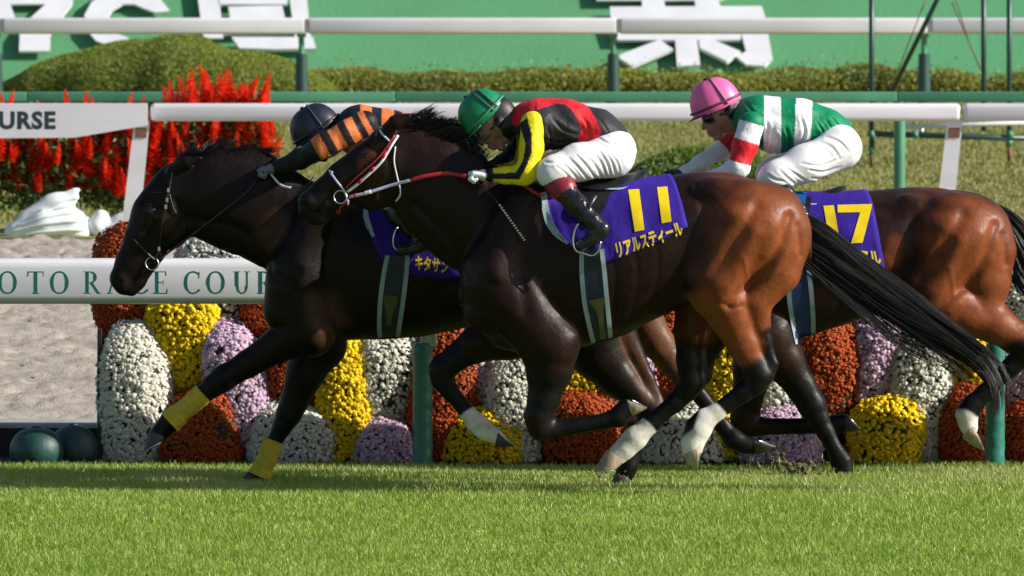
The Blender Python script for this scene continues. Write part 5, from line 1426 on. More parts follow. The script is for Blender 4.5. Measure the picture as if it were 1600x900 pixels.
strap(H11, B11, [(618, 228), (616, 250), (620, 272), (626, 300), (619, 314)], .004, 'throat_lash', 'white_strap', e)
strap(H11, B11, [(546, 313), (537, 319), (531, 326), (530, 341)], .004, 'chin_strap', 'red_rein', e)
for (a, b) in (((604, 236), (598, 246)), ((585, 260), (580, 266)), ((566, 279), (560, 285))):
    strap(H11, B11, [a, b], .0075, 'strap_keeper', 'red_rein', e, .006, 2)
bit_ring(H11, B11, (532, 307), 10, e)
bh = over([B11], H11, 546, 307, .012)
hand = Vector(H11(728, 273, -.195))
def free(P, r, name, m, parent, flat=.5):
    mb = MB(); mb.tube(catmull(P, 5), r, 8, (Vector((0, 1, 0)), flat)); return mb.build(name, M[m], parent, True)
def surf_mix(H, bvh, pts, off): return [over([bvh], H, a, b, off) for a, b in pts]
mid = surf_mix(H11, B11, [(546, 307), (575, 300), (610, 289), (643, 280)], .014)
rn = free(mid, .0085, 'rein', 'lilac_rein', e)
free([bh, mid[0]*.6 + mid[1]*.4], .0105, 'rein_end', 'red_rein', rn); free([mid[1]*.8+mid[0]*.2, mid[1]*.85 + mid[2]*.15], .0105, 'rein_end', 'white_strap', rn)
free([mid[3]] + surf_mix(H11, B11, [(665, 274), (690, 270), (706, 270)], .014) + [hand], .0115, 'rein', 'red_rein', e)
e = empty('breastplate_strap', H11(835, 295, -.2).tolist(), 'red neck strap lying on the withers below the elbow of the yellow sleeve', 'strap')
strap(H11, B11, [(812, 284), (826, 292), (842, 302), (856, 305)], .008, 'strap', 'red_rein', e)
e = empty('bridle', H01(250, 350, 0).tolist(), 'black leather bridle with silver buckles on the almost black horse', 'bridle')
for ln, r_ in (([(270, 268), (265, 295), (260, 322), (254, 355), (249, 388), (243, 403)], .0055), ([(265, 300), (272, 325), (282, 342), (292, 356)], .004), ([(208, 372), (222, 386), (238, 402), (250, 410)], .0045), ([(264, 298), (250, 300), (238, 300)], .0045)):
    strap(H01, B01, ln, r_, 'strap', 'leather', e, .006)
for c_ in ((264, 296), (260, 322), (262, 311), (249, 388)):
    p = over([B01], H01, c_[0], c_[1], .012); mb = MB(); mb.box(p - Vector((.007, .003, .012)), p + Vector((.007, .003, .012)), .002); mb.build('buckle', M['bit_metal'], e)
bit_ring(H01, B01, (238, 411), 10, e)
rp = surf_mix(H01, B01, [(243, 410), (275, 385), (322, 350), (355, 324), (388, 297)], .012)
free(rp + [Vector(H01(404, 276, -.12))], .006, 'rein', 'leather', e)
# --- whips
e = empty('whip', H11(775, 310, -.3).tolist(), 'thin riding whip with white bands hanging from the white gloved hand', 'whip')
wp = [Vector(H11(736, 274, -.20)), Vector(H11(757, 292, -.22))] + surf_mix(H11, B11, [(778, 314), (800, 344), (821, 374)], .03)
sh = free(wp, .0045, 'shaft', 'leather', e, 1)
ww = catmull(wp[2:], 8)
for i in range(1, len(ww)-1, 1):
    mb = MB(); a, b = Vector(ww[i]), Vector(ww[i+1]); mb.tube([a, a*.55 + b*.45], .0062, 6); mb.build('band', M['white_strap'], sh, True)
e = empty('whip', H01(435, 285, -.2).tolist(), 'pale whip curving under the grey gloved hand of the orange and black jockey', 'whip')
free([Vector(H01(418, 262, -.13)), Vector(H01(430, 277, -.16)), Vector(H01(441, 287, -.20)), Vector(H01(456, 291, -.22))], .006, 'flap', 'white_strap', e)
free([Vector(H01(456, 291, -.22)), Vector(H01(478, 288, -.24)), Vector(H01(492, 272, -.24))], .0035, 'shaft', 'leather', e, 1)
# bandages
for key, P, y_, lab in (('01', [(319, 612), (300, 629), (282, 643), (267, 657)], -.14, 0), ('01', [(428, 690), (418, 715), (409, 736), (405, 746)], .13, 0)):
    r_, H, bvh, hit, body = HR[key]; V, F = [], []; C = catmull([H(a, b, y_) for a, b in P], 8); k = len(C); n = 16
    for i, c in enumerate(C):
        t = C[min(i+1, k-1)] - C[max(i-1, 0)]; t = t/np.linalg.norm(t); e1 = np.array((0, 1., 0)); e2 = np.cross(t, e1); f = i/(k-1)
        rad = (17.0 + 2.0*(f > .7) - 1.0*math.sin(f*3.1))*H.s + (.0022 if i % 3 == 0 else 0)
        for j in range(n): V.append(c + rad*(e1*.88*math.cos(2*math.pi*j/n) + e2*math.sin(2*math.pi*j/n)))
    F = [(i*n+j, i*n+(j+1) % n, (i+1)*n+(j+1) % n, (i+1)*n+j) for i in range(k-1) for j in range(n)]
    mesh_py('leg_bandage', V, F, M['bandage'], r_, True)
# ------------------------------------------------------------------ jockeys
C_ = dict(blk=(0.014, 0.014, 0.016), red=(0.62, 0.02, 0.028), yel=(0.74, 0.62, 0.012), grn=(0.004, 0.20, 0.085), wht=(0.74, 0.74, 0.77), org=(0.62, 0.175, 0.05),
          char=(0.030, 0.030, 0.033))
C_ = {k: np.array(v) for k, v in C_.items()}
def sdf_mesh(H, chains, ells, h, k, name, material, parent, noise=None, paint=None, smooth=2, pad=.06, folds=None, cut=None, creases=None):
    pts, rad = [], 0
    for ch in chains:
        for q in ch['p']: pts.append(H(q[0], q[1], q[2])); rad = max(rad, q[3]*H.s*max(1, ch.get('sy', 1)))
    for e in ells: pts.append(H(*e[0])); rad = max(rad, max(e[1][0]*H.s, e[1][1], e[1][2]*H.s))
    pts = np.array(pts); f = SDF(pts.min(0) - rad - pad, pts.max(0) + rad + pad, h)
    for ch in chains: f.chain([(H(q[0], q[1], q[2]), q[3]*H.s) for q in ch['p']], ch.get('k', k), ch.get('sy', 1.0))
    for e in ells: f.ell(H(*e[0]), (e[1][0]*H.s, e[1][1], e[1][2]*H.s), e[2] if len(e) > 2 else 0, e[3] if len(e) > 3 else k, neg=(len(e) > 4 and e[4]))
    if noise: f.noise(noise[0], noise[1], noise[2]); f.noise(noise[0]*.5, noise[1]*2.3, noise[2]+5)
    if folds:
        px, py, amp, wl, ang = folds
        X = f.ax[0][:, None, None]; Y_ = f.ax[1][None, :, None]; Z = f.ax[2][None, None, :]; a = math.radians(ang)
        ph = (X*math.cos(a) + Z*math.sin(a))/wl*6.28 + 2.2*wob((X, Y_, Z), 14, 3)
        g = np.abs(np.sin(ph*.5))**3
        f.D = (f.D + amp*g*(0.35 + 0.65*np.clip(wob((X, Y_, Z), 10, 9)*1.5 + .5, 0, 1))).astype(np.float32)
    V, F = f.mesh(smooth)
    if creases:                                      # pressed-in wrinkles along lines
        px, py = H.inv(V)
        nn = np.cross(V[F[:, 2]] - V[F[:, 0]], V[F[:, 3]] - V[F[:, 1]])
        vn = np.stack([sum(np.bincount(F[:, k_], nn[:, c], len(V)) for k_ in range(4)) for c in range(3)], 1); vn /= np.linalg.norm(vn, axis=1)[:, None] + 1e-12
        amt = np.zeros(len(V))
        for line, wd, dep in creases:
            L_ = np.array(catmull(line, 5)) if len(line) > 2 else np.array(line, dtype=float); best = np.full(len(V), 1e9); tt = np.zeros(len(V))
            for i_, (a, b) in enumerate(zip(L_[:-1], L_[1:])):
                d = b - a; t = np.clip(((px - a[0])*d[0] + (py - a[1])*d[1])/max(d @ d, 1e-9), 0, 1)
                dd = np.hypot(px - a[0] - t*d[0], py - a[1] - t*d[1]); m_ = dd < best; best[m_] = dd[m_]; tt[m_] = (i_ + t[m_])/(len(L_) - 1)
            e_ = np.sin(np.clip(tt, .02, .98)*math.pi)**.5
            amt += dep*1.25*e_*(np.exp(-(best/wd)**2) - .55*np.exp(-((best - 2.2*wd)/(1.2*wd))**2))
        V = V - vn*amt[:, None]
    col = None
    if paint is not None:
        px, py = H.inv(V); col = paint(px, py, V[:, 1] - H.Y, V)
    return mesh_np(name, V, F, material, parent, True, col)
def helmet(H, c, d, half, height, col, parent, strap_col, peak=True, yw=.100, tilt=0):
    """dome standing on a brim line; d = brim direction in pixels from the peak towards the nape"""
    d = np.array(d, dtype=float); d /= np.linalg.norm(d); up = np.array((d[1], -d[0])); up = up if up[1] < 0 else -up
    V, F, K = [], [], []; n, k = 40, 16
    for i in range(k+1):
        t = i/k*math.pi/2; z = math.sin(t)**.92; r_ = math.cos(t)**.80 if i < k else 0.001
        for j in range(n):
            a = 2*math.pi*j/n; seam = 1 - .012*math.exp(-(math.sin(a*2)/.10)**2)*(z < .97)
            q = np.array(c) + d*math.cos(a)*half*r_*seam + up*z*height*seam
            V.append(H(q[0], q[1], math.sin(a)*yw*r_*seam)); K.append(col)
    for j in range(n):                                   # turned-in lower edge
        a = 2*math.pi*j/n; q = np.array(c) + d*math.cos(a)*half*.93 - up*4.0; V.append(H(q[0], q[1], math.sin(a)*yw*.93)); K.append(col*.8)
    F = [(i*n+j, i*n+(j+1) % n, (i+1)*n+(j+1) % n, (i+1)*n+j) for i in range(k) for j in range(n)]
    b = (k+1)*n; F += [(b+j, b+(j+1) % n, (j+1) % n, j) for j in range(n)]
    o = mesh_np('helmet', np.array(V), np.array(F), M['helmet'], parent, True, np.array(K))
    bm = bmesh.new(); bm.from_mesh(o.data); bmesh.ops.recalc_face_normals(bm, faces=bm.faces[:]); bm.to_mesh(o.data); bm.free()
    def ringp(f, off=1.03, a0=0, a1=6.2832, lift=0.0, m=30):
        out = []
        for a in np.linspace(a0, a1, m):
            t = f*math.pi/2; q = np.array(c) + d*math.cos(a)*half*math.cos(t)**.8*off + up*(math.sin(t)**.92*height*off + lift); out.append(H(q[0], q[1], math.sin(a)*yw*math.cos(t)**.8*off))
        return out
    mb = MB(); mb.tube(ringp(.06), .007, 6, (Vector((0, 0, 1)), 1), caps=False); mb.build('helmet_band', strap_col, o, True)
    for fa in ((.42, .62) if isinstance(strap_col, object) else ()):   # goggle straps over the crown
        pass
    q = np.array(c) + up*height*1.0; mb = MB(); p = np.array(H(q[0], q[1], 0)); mb.tube([p - np.array((0, 0, .004)), p + (np.array(H(*(np.array(c) + up*(height + 2.2)), 0)) - p)], [.012, .008], 10); mb.build('crown_button', M['helmet'], o, True)
    a_ = o.children[-1].data.color_attributes.new('coat', 'FLOAT_COLOR', 'POINT')
    for z_ in a_.data: z_.color = (*col, 1)
    if peak:
        V, F = [], []; m = 13
        for i in range(m):
            a = math.pi*(.62 + .76*i/(m-1))
            for f_, l_ in ((.97, 0), (1.20 - .18*abs(i/(m-1) - .5)*2, -2.5)):
                q = np.array(c) + d*math.cos(a)*half*f_ + up*l_; V.append(H(q[0], q[1], math.sin(a)*yw*min(f_, 1.02)))
        F = [(2*i, 2*i+1, 2*i+3, 2*i+2) for i in range(m-1)]
        pk = mesh_py('peak', V, F, strap_col, o, True)
        bm = bmesh.new(); bm.from_mesh(pk.data); bmesh.ops.solidify(bm, geom=bm.faces[:], thickness=.004); bm.to_mesh(pk.data); bm.free()
    def over_strap(x0, x1, rr=.005):
        """strap across the dome from ear to ear; x0,x1 positions along the brim direction"""
        P = []
        for a in np.linspace(-1.5708, 1.5708, 24):
            t = math.cos(a); xx = x0 + (x1-x0)*t
            lat = math.sin(a)*yw*1.02*math.sqrt(max(0, 1 - (xx*.8)**2)); hh = math.cos(a)**.9*height*1.02*math.sqrt(max(0, 1 - (xx*.8)**2))
            q = np.array(c) + d*half*xx + up*hh; P.append(H(q[0], q[1], lat))
        mb = MB(); mb.tube(P, rr, 6); mb.build('goggle_strap', M['goggle_frame'], o, True)
    return o, over_strap
def glove(H, wrist, knuckle, y, material, parent, sc=1.0, side=-1):
    """fist closed on the rein: palm, four unequal curled fingers, thumb on top"""
    w_, k_ = np.array(H(wrist[0], wrist[1], y)), np.array(H(knuckle[0], knuckle[1], y))
    f = k_ - w_; L = np.linalg.norm(f); f /= L; dn = np.array((-f[2], 0, f[0])); dn = dn if dn[2] < 0 else -dn
    lat = np.array((0, 1.0, 0))*(-side)           # towards the body midline
    S_ = SDF(np.minimum(w_, k_) - .09, np.maximum(w_, k_) + .09, .0042)
    S_.cap(w_, w_ + f*L*.35, .021*sc, .023*sc, .012); 
    for j, (ln, rr) in enumerate(((.92, .0100), (1.0, .0104), (.95, .0100), (.82, .0088))):
        o = lat*(.021*(1.5 - j))*sc*.95
        b = w_ + f*L*.30 + o*.8; kn = w_ + f*(L*.78) + o - dn*.010
        p1 = kn + (f*.55 + dn*.85)*.026*ln*sc; p2 = p1 + (-f*.75 + dn*.55)*.021*ln*sc; p3 = p2 + (-f*.8 - dn*.5)*.014*sc
        S_.cap(b, kn, .014*sc, rr*1.12*sc, .010); S_.cap(kn, p1, rr*sc, rr*.95*sc, .003); S_.cap(p1, p2, rr*.95*sc, rr*.88*sc, .003); S_.cap(p2, p3, rr*.88*sc, rr*.8*sc, .003)
    t0 = w_ + f*L*.35 - lat*(-.026*sc); t1 = t0 + f*.028*sc + lat*.010 - dn*.012; t2 = t1 + f*.024*sc - lat*.006 + dn*.004
    S_.cap(t0, t1, .0125*sc, .011*sc, .008); S_.cap(t1, t2, .0105*sc, .009*sc, .004)
    V, F = S_.mesh(1); return mesh_np('glove', V, F, material, parent, True)
def jockey(sp):
    H = Plane(sp['Y']); s = H.s
    e = empty('person', H(sp['root'][0], sp['root'][1], 0).tolist(), sp['label'], 'person', 'jockeys riding in the race')
    shrink = lambda chs, f: [dict(c, p=[(q[0], q[1], q[2], q[3]*f) for q in c['p']]) for c in chs]
    body_ch = shrink(sp['torso'] + sp['arms'] + sp['legs'] + sp['boots'], .84) + sp['head']
    # one continuous figure under the clothes
    sdf_mesh(H, body_ch, [(q[0], tuple(v*.84 for v in q[1])) + tuple(q[2:]) for q in sp['torso_e'] + sp['legs_e']] + sp['head_e'], .0048, .010, 'body', M['skincol'], e, paint=sp['face'])
    sdf_mesh(H, sp['torso'], sp['torso_e'], .0058, .05, 'silks', M['silks'], e, (.0035, 22, 4), sp['silks'], folds=sp.get('tfold'), creases=sp.get('tcrease'))
    for a in shrink(sp['arms'], .94): sdf_mesh(H, [a], [], .006, .03, 'sleeve', M['silks'], e, (.0030, 34, 6), sp['sleeve'], folds=sp.get('afold'))
    sdf_mesh(H, sp['legs'], sp['legs_e'], .0055, .05, 'breeches', M['breeches'], e, (.0022, 26, 8), None, folds=sp.get('lfold'), creases=sp.get('crease'))
    for b in sp['boots']:
        sdf_mesh(H, [b], [], .006, .015, 'boot', M['boot'], e, (.0020, 55, 3))
        if sp.get('cuff'):
            q = b['p']; c = [q[0], tuple(np.array(q[0])*(1-sp['cuff']) + np.array(q[1])*sp['cuff'])]
            sdf_mesh(H, [dict(p=[(v[0], v[1], v[2], v[3]+1.6) for v in c], sy=b.get('sy', 1))], [], .006, .01, 'boot_top', M['maroon'], e, (.002, 40, 2))
    for g in sp['gloves']: glove(H, g[0], g[1], g[2], M[g[3]], e, g[4], -1 if g[2] < 0.01 else 1)
    return e, H
def poly_paint(base, layers):
    def f(px, py, y, V):
        col = np.tile(base, (len(px), 1))
        for poly, c in layers: col[in_poly(px, py, poly)] = c
        return col
    return f
def band_paint(A, B, bands, base):
    """bands along the pixel axis A->B: (t0,t1,color)"""
    A, B = np.array(A, dtype=float), np.array(B, dtype=float); d = B - A; L2 = d @ d
    def f(px, py, y, V):
        t = ((px - A[0])*d[0] + (py - A[1])*d[1])/L2 + .03*np.sin(y*30)
        col = np.tile(base, (len(px), 1))
        for a, b, c in bands: col[(t >= a) & (t < b)] = c
        return col
    return f
SK = np.array((.40, .20, .13)); LIP = np.array((.33, .10, .08)); HAIR = np.array((.012, .010, .010))
def face_paint(base, hair_poly, lips, strap):
    def f(px, py, y, V):
        col = np.tile(base, (len(px), 1)); col[in_poly(px, py, hair_poly)] = HAIR
        if lips: w_ = np.exp(-(((px - lips[0])**2 + (py - lips[1])**2)/lips[2]**2))[:, None]; col = col*(1 - w_*.7) + LIP*w_*.7
        if strap: col[in_poly(px, py, strap)] = HAIR
        return col
    return f
def X2(a): return [(q[0], q[1], -q[2], q[3]) for q in a]
# ---- jockey of horse 11
leg = [(957, 244, -.10, 33), (902, 251, -.20, 27), (866, 264, -.265, 22), (858, 268, -.27, 21)]
boot = [(862, 272, -.275, 19), (878, 290, -.295, 19.5), (900, 315, -.325, 17), (926, 342, -.345, 14), (938, 354, -.35, 13.5), (928, 366, -.352, 11), (907, 379, -.355, 9.5)]
j2, H = jockey(dict(Y=-1.2, root=(930, 290), label='jockey in green helmet and black, red and yellow silks on the nearest horse',
  torso=[dict(p=[(815, 186, 0, 22), (846, 194, 0, 39), (886, 193, 0, 36), (935, 206, 0, 34), (958, 214, 0, 26)], sy=1.3)], torso_e=[((840, 192, 0), (34, .205, 33), -10, .05)],
  arms=[dict(p=[(832, 190, -.175, 20), (830, 228, -.22, 18.5), (824, 265, -.245, 18), (818, 270, -.24, 16), (790, 271, -.215, 13), (765, 271, -.19, 11.5)], k=.03), dict(p=[(828, 190, .175, 20), (806, 240, .22, 17), (785, 256, .14, 13), (760, 265, .05, 11)], k=.03)],
  legs=[dict(p=leg), dict(p=X2(leg))], legs_e=[((955, 230, 0), (34, .175, 40), 70, .05)],
  boots=[dict(p=boot, sy=.85), dict(p=X2(boot), sy=.85)], cuff=1.15,
  head=[dict(p=[(776, 180, 0, 31), (770, 190, 0, 29)], sy=.80), dict(p=[(758, 203, 0, 15), (767, 213, 0, 13.5), (781, 223, 0, 8.5)], sy=.95), dict(p=[(786, 200, 0, 19), (790, 214, 0, 11)], sy=1.15), dict(p=[(748, 209, 0, 3.5), (752.5, 224, 0, 4.2)], k=.006), dict(p=[(765, 228, 0, 3.6), (768, 230.5, 0, 3.2)], sy=2.6, k=.004), dict(p=[(771, 231, 0, 3.6), (773, 231.5, 0, 3.2)], sy=2.4, k=.004), dict(p=[(782, 231, 0, 5.2), (786, 231, 0, 5)], sy=1.6, k=.006),
        dict(p=[(786, 193, 0, 21), (822, 188, 0, 19)], k=.02), dict(p=[(780, 188, -.083, 5), (776, 201, -.080, 4)], k=.006), dict(p=[(780, 188, .083, 5), (776, 201, .080, 4)], k=.006)], head_e=[],
  face=face_paint(SK*.8, [(775, 150), (840, 150), (840, 215), (800, 222), (786, 212), (782, 200), (770, 195)], (766, 228, 5), None),
  silks=poly_paint(C_['char'], [([(838, 140), (872, 140), (915, 150), (914, 163), (886, 162), (870, 161), (838, 170)], C_['red']), ([(790, 150), (841, 140), (833, 181), (806, 196), (795, 190)], C_['red']), ([(880, 160), (913, 158), (928, 180), (939, 201), (933, 225), (898, 230), (908, 201), (904, 187), (893, 170)], C_['red'])]),
  sleeve=poly_paint(C_['yel'], [([(812, 190), (824, 182), (831, 208), (831, 232), (824, 254), (811, 277), (770, 277), (770, 268), (806, 266), (817, 248), (821, 222), (814, 200)], C_['blk']), ([(790, 170), (815, 180), (804, 192), (808, 225), (804, 250), (797, 255), (772, 260), (740, 262), (760, 230)], C_['blk']), ([(740, 250), (771, 250), (771, 300), (740, 300)], C_['blk'])]),
  gloves=[((766, 271), (733, 272), -.185, 'glove_white', 1.28), ((758, 266), (733, 269), .02, 'glove_white', 1.0)],
  lfold=(0, 0, .0012, .045, 40), crease=[([(878, 250), (890, 262), (903, 277)], 1.5, .0045), ([(888, 243), (903, 258), (918, 277)], 1.6, .005), ([(900, 239), (916, 256), (930, 277)], 1.5, .0045), ([(910, 236), (928, 254), (940, 276)], 1.7, .005), ([(922, 232), (938, 250), (948, 274)], 1.5, .0045), ([(934, 232), (946, 248), (954, 272)], 1.6, .005), ([(945, 236), (955, 250), (960, 268)], 1.4, .004), ([(868, 255), (884, 268), (893, 279)], 1.4, .004), ([(852, 250), (870, 250), (900, 240)], 1.8, .004), ([(955, 240), (964, 252), (968, 266)], 1.3, .0035), ([(935, 214), (950, 222), (962, 222)], 1.6, .004)],
  tcrease=[([(860, 180), (880, 200), (905, 210)], 2.5, .006), ([(850, 215), (880, 222), (910, 214)], 2.2, .006), ([(905, 175), (918, 195), (922, 220)], 2.2, .004), ([(855, 195), (862, 220), (858, 240)], 2.0, .006), ([(930, 180), (942, 192), (950, 205)], 1.8, .004)], tfold=(0, 0, .006, .11, 60)))
he, st = helmet(H, (760, 183), (59, -60), 40, 45, np.array((.004, .20, .085)), j2, M['green_paint'])
st(.40, .28); st(.62, .52)
def goggles(H, C, rx, rz, y, lens, parent, strap_pts, ang=0):
    mb = MB(); V, F = [], []
    rims = []
    for sg in (-1, 1):
        mb = MB(); P = []
        for a in np.linspace(0, 2*math.pi, 20, endpoint=False):
            ca, sa = math.cos(a), math.sin(a); an = math.radians(ang)
            P.append((C[0] + rx*ca*math.cos(an) + rz*sa*math.sin(an), C[1] - rz*sa*math.cos(an) + rx*ca*math.sin(an), sg*(y - .012*ca*0 )))
        n0 = len(V); V += [H(*p) for p in P] + [H(C[0], C[1], sg*(y + .012))]; F += [(n0+i, n0+(i+1) % 20, n0+20) for i in range(20)]
        mb.tube([H(*p) for p in P] + [H(*P[0])], .0045, 6, caps=False); rims.append(mb)
    g = mesh_py('goggles', V, F, lens, parent, True); [q.build('goggle_rim', M['goggle_frame'], g, True) for q in rims]
    if strap_pts: mb = MB(); mb.tube([H(*p) for p in strap_pts], .007, 6, (Vector((0, 1, 0)), .4)); mb.build('goggle_strap', M['goggle_frame'], g, True)
M['clear_lens'] = mat('tinted_goggle_lens', (0.10, 0.075, 0.055), 0.08, 0.0)
goggles(H, (757, 209), 8, 7.5, .052, M['clear_lens'], j2, [(763, 204, -.058), (775, 195, -.088), (786, 184, -.092)], 45)
# ---- jockey of horse 17
leg = [(1312, 232, -.10, 33), (1255, 254, -.20, 28), (1212, 272, -.265, 22), (1203, 276, -.27, 21)]
boot = [(1207, 282, -.275, 17), (1222, 300, -.295, 17), (1242, 326, -.325, 16), (1260, 350, -.345, 13.5), (1266, 358, -.35, 13), (1255, 368, -.352, 11), (1236, 378, -.355, 9.5)]
st17 = [([(1193, 130), (1220, 130), (1219, 260), (1192, 260)], C_['wht']), ([(1244, 130), (1271, 130), (1262, 260), (1238, 260)], C_['wht'])]
def sl3(px, py, y, V):
    col = np.tile(C_['wht'], (len(px), 1))
    near = y < 0
    t = ((px - 1173)*(-.29) + (py - 192)*.957)              # along the near upper arm
    col[near & (t < -2)] = C_['grn']; col[near & (t >= 27) & (t < 62)] = C_['red']
    u = ((px - 1165)*(-.75) + (py - 200)*.66)
    col[~near & (u < 44)] = C_['red']; col[~near & (u < 12)] = C_['grn']
    return col
j3, H = jockey(dict(Y=.45, root=(1280, 300), label='jockey in pink helmet and green and white hooped silks with red sleeve bands',
  torso=[dict(p=[(1160, 180, 0, 20), (1182, 186, 0, 34), (1212, 195, 0, 42), (1250, 194, 0, 38), (1290, 202, 0, 30), (1312, 208, 0, 23)], sy=1.25)], torso_e=[((1178, 187, 0), (32, .205, 32), -10, .05)],
  arms=[dict(p=[(1173, 192, -.175, 21.5), (1163, 225, -.21, 20), (1152, 260, -.24, 18), (1144, 266, -.23, 16), (1110, 278, -.15, 13), (1080, 284, -.08, 11.5)], k=.03), dict(p=[(1168, 195, .175, 20), (1142, 226, .21, 15), (1126, 238, .20, 13.5), (1096, 256, .13, 12), (1066, 271, .07, 10)], k=.03)],
  legs=[dict(p=leg), dict(p=X2(leg))], legs_e=[((1307, 224, 0), (34, .175, 38), 60, .05)],
  boots=[dict(p=boot, sy=.85), dict(p=X2(boot), sy=.85)],
  head=[dict(p=[(1130, 166, 0, 30), (1126, 174, 0, 28)], sy=.80), dict(p=[(1113, 184, 0, 15), (1117, 195, 0, 13.5), (1123, 206, 0, 8.5)], sy=.95), dict(p=[(1140, 184, 0, 19), (1140, 199, 0, 11)], sy=1.15), dict(p=[(1102, 187, 0, 3.5), (1099.5, 200, 0, 4.2)], k=.006), dict(p=[(1107, 206, 0, 3.6), (1109, 207.5, 0, 3.2)], sy=2.6, k=.004), dict(p=[(1110, 210.5, 0, 3.6), (1112, 211, 0, 3.2)], sy=2.4, k=.004), dict(p=[(1119, 214.5, 0, 5.2), (1123, 215, 0, 5)], sy=1.6, k=.006),
        dict(p=[(1142, 180, 0, 21), (1172, 186, 0, 19)], k=.02), dict(p=[(1140, 168, -.083, 5), (1138, 182, -.080, 4)], k=.006), dict(p=[(1140, 168, .083, 5), (1138, 182, .080, 4)], k=.006)], head_e=[],
  face=face_paint(SK*.95, [(1130, 140), (1190, 140), (1190, 215), (1152, 212), (1146, 190), (1132, 176)], (1106, 207, 5), None),
  silks=poly_paint(C_['grn'], st17), sleeve=sl3,
  gloves=[((1078, 284), (1052, 284), -.07, 'glove_black', 1.0), ((1064, 272), (1044, 272), .06, 'glove_black', 1.05)],
  lfold=(0, 0, .0015, .06, -62), crease=[([(1262, 262), (1285, 266), (1312, 258)], 1.8, .005), ([(1250, 252), (1280, 256), (1315, 244)], 1.8, .0045), ([(1265, 275), (1285, 276), (1305, 268)], 1.6, .005), ([(1196, 268), (1208, 276), (1225, 280)], 1.8, .005), ([(1215, 262), (1228, 274), (1240, 284)], 1.8, .005), ([(1280, 220), (1298, 228), (1310, 245)], 2.0, .0045), ([(1225, 258), (1240, 268), (1255, 278)], 1.6, .0045), ([(1290, 212), (1310, 220), (1325, 236)], 1.8, .004)],
  tcrease=[([(1196, 185), (1200, 205), (1196, 235)], 2.0, .005), ([(1205, 200), (1215, 215), (1212, 238)], 1.8, .006), ([(1225, 195), (1232, 215), (1228, 238)], 2.0, .006), ([(1250, 180), (1256, 205), (1246, 232)], 2.0, .006), ([(1275, 190), (1285, 205), (1284, 220)], 1.6, .005), ([(1288, 185), (1296, 196), (1300, 208)], 1.5, .004), ([(1298, 182), (1306, 192), (1310, 202)], 1.5, .004), ([(1165, 160), (1175, 172), (1190, 178)], 2.0, .005)], tfold=(0, 0, .007, .12, 80)))
he, st = helmet(H, (1120.5, 168), (77, -33), 41, 47, np.array((.78, .14, .36)), j3, M['helmet_band'] if 'helmet_band' in M else mat('dark_pink_band', (.12, .03, .06), .5))
st(.42, .15)
goggles(H, (1110, 183), 13, 8.5, .058, M['goggle'], j3, [(1120, 180, -.062), (1133, 176, -.090), (1150, 164, -.094)], -20)
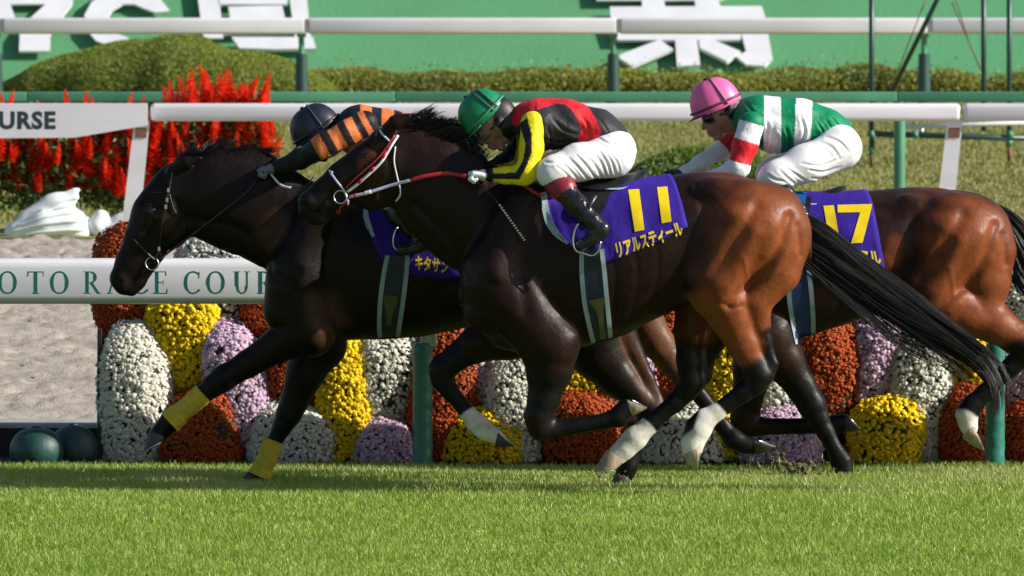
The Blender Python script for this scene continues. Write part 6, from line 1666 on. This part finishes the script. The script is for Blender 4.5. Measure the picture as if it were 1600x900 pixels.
# ---- jockey of horse 1
leg = [(705, 254, -.10, 32), (655, 280, -.20, 27), (616, 304, -.265, 21), (610, 308, -.27, 20)]
boot = [(611, 312, -.275, 18), (625, 330, -.30, 19), (645, 350, -.33, 17), (664, 366, -.345, 14), (668, 373, -.35, 13), (655, 380, -.352, 11), (628, 386, -.355, 9.5)]
def sl1(px, py, y, V):
    A, d = np.array((575, 188.)), np.array((-67, 36.)); L2 = d @ d
    t = ((px - A[0])*d[0] + (py - A[1])*d[1])/L2 
    col = np.tile(C_['org'], (len(px), 1))
    for a, b in ((-1, -.02), (.10, .24), (.42, .58), (.80, .98), (1.20, 9)): col[(t > a) & (t < b)] = C_['blk']
    col[y > 0] = C_['blk']
    return col
j1, H = jockey(dict(Y=-.35, root=(680, 300), label='jockey in black helmet and orange and black striped silks on the almost black horse',
  torso=[dict(p=[(535, 205, 0, 22), (562, 205, 0, 38), (602, 211, 0, 39), (650, 217, 0, 37), (692, 234, 0, 31), (706, 244, 0, 26)], sy=1.25)], torso_e=[((560, 203, 0), (34, .205, 34), -10, .05)],
  arms=[dict(p=[(570, 192, -.175, 23), (540, 207, -.225, 20), (512, 221, -.25, 19), (500, 229, -.245, 18), (468, 246, -.17, 15), (436, 259, -.145, 12)], k=.03), dict(p=[(560, 198, .175, 22), (510, 232, .22, 18), (470, 252, .13, 14), (440, 263, .05, 12)], k=.03)],
  legs=[dict(p=leg), dict(p=X2(leg))], legs_e=[((707, 246, 0), (34, .175, 38), 60, .05)],
  boots=[dict(p=boot, sy=.85), dict(p=X2(boot), sy=.85)],
  head=[dict(p=[(504, 200, 0, 30), (500, 208, 0, 28)], sy=.80), dict(p=[(486, 221, 0, 15), (494, 232, 0, 15), (504, 242, 0, 9.5)], sy=.95), dict(p=[(512, 220, 0, 18), (515, 234, 0, 11)], sy=1.15), dict(p=[(474, 226, 0, 4), (478, 237, 0, 5)], k=.008), dict(p=[(486, 243, 0, 5), (492, 247, 0, 4.5)], sy=1.6, k=.006), dict(p=[(503, 247, 0, 6), (507, 248, 0, 5.5)], sy=1.5),
        dict(p=[(515, 210, 0, 20), (545, 205, 0, 19)], k=.02)], head_e=[],
  face=face_paint(SK*.7, [(440, 180), (560, 180), (560, 262), (440, 262)], None, None),
  silks=poly_paint(C_['org'], [([(582, 150), (597, 150), (596, 260), (581, 260)], C_['blk']), ([(616, 150), (628, 150), (627, 260), (615, 260)], C_['blk']), ([(656, 150), (668, 150), (667, 270), (655, 270)], C_['blk']), ([(690, 150), (700, 150), (699, 270), (689, 270)], C_['blk']), ([(500, 150), (563, 150), (563, 180), (545, 190), (545, 260), (500, 260)], C_['blk'])]), sleeve=sl1,
  gloves=[((434, 260), (404, 268), -.14, 'glove_grey', 1.22), ((440, 262), (412, 266), .04, 'glove_grey', 1.0)],
  lfold=(0, 0, .006, .05, 35), tfold=(0, 0, .005, .12, 70)))
he, st = helmet(H, (496, 206), (66, -43), 41, 44, np.array((.012, .017, .030)), j1, M['leather'])
st(.30, .22)
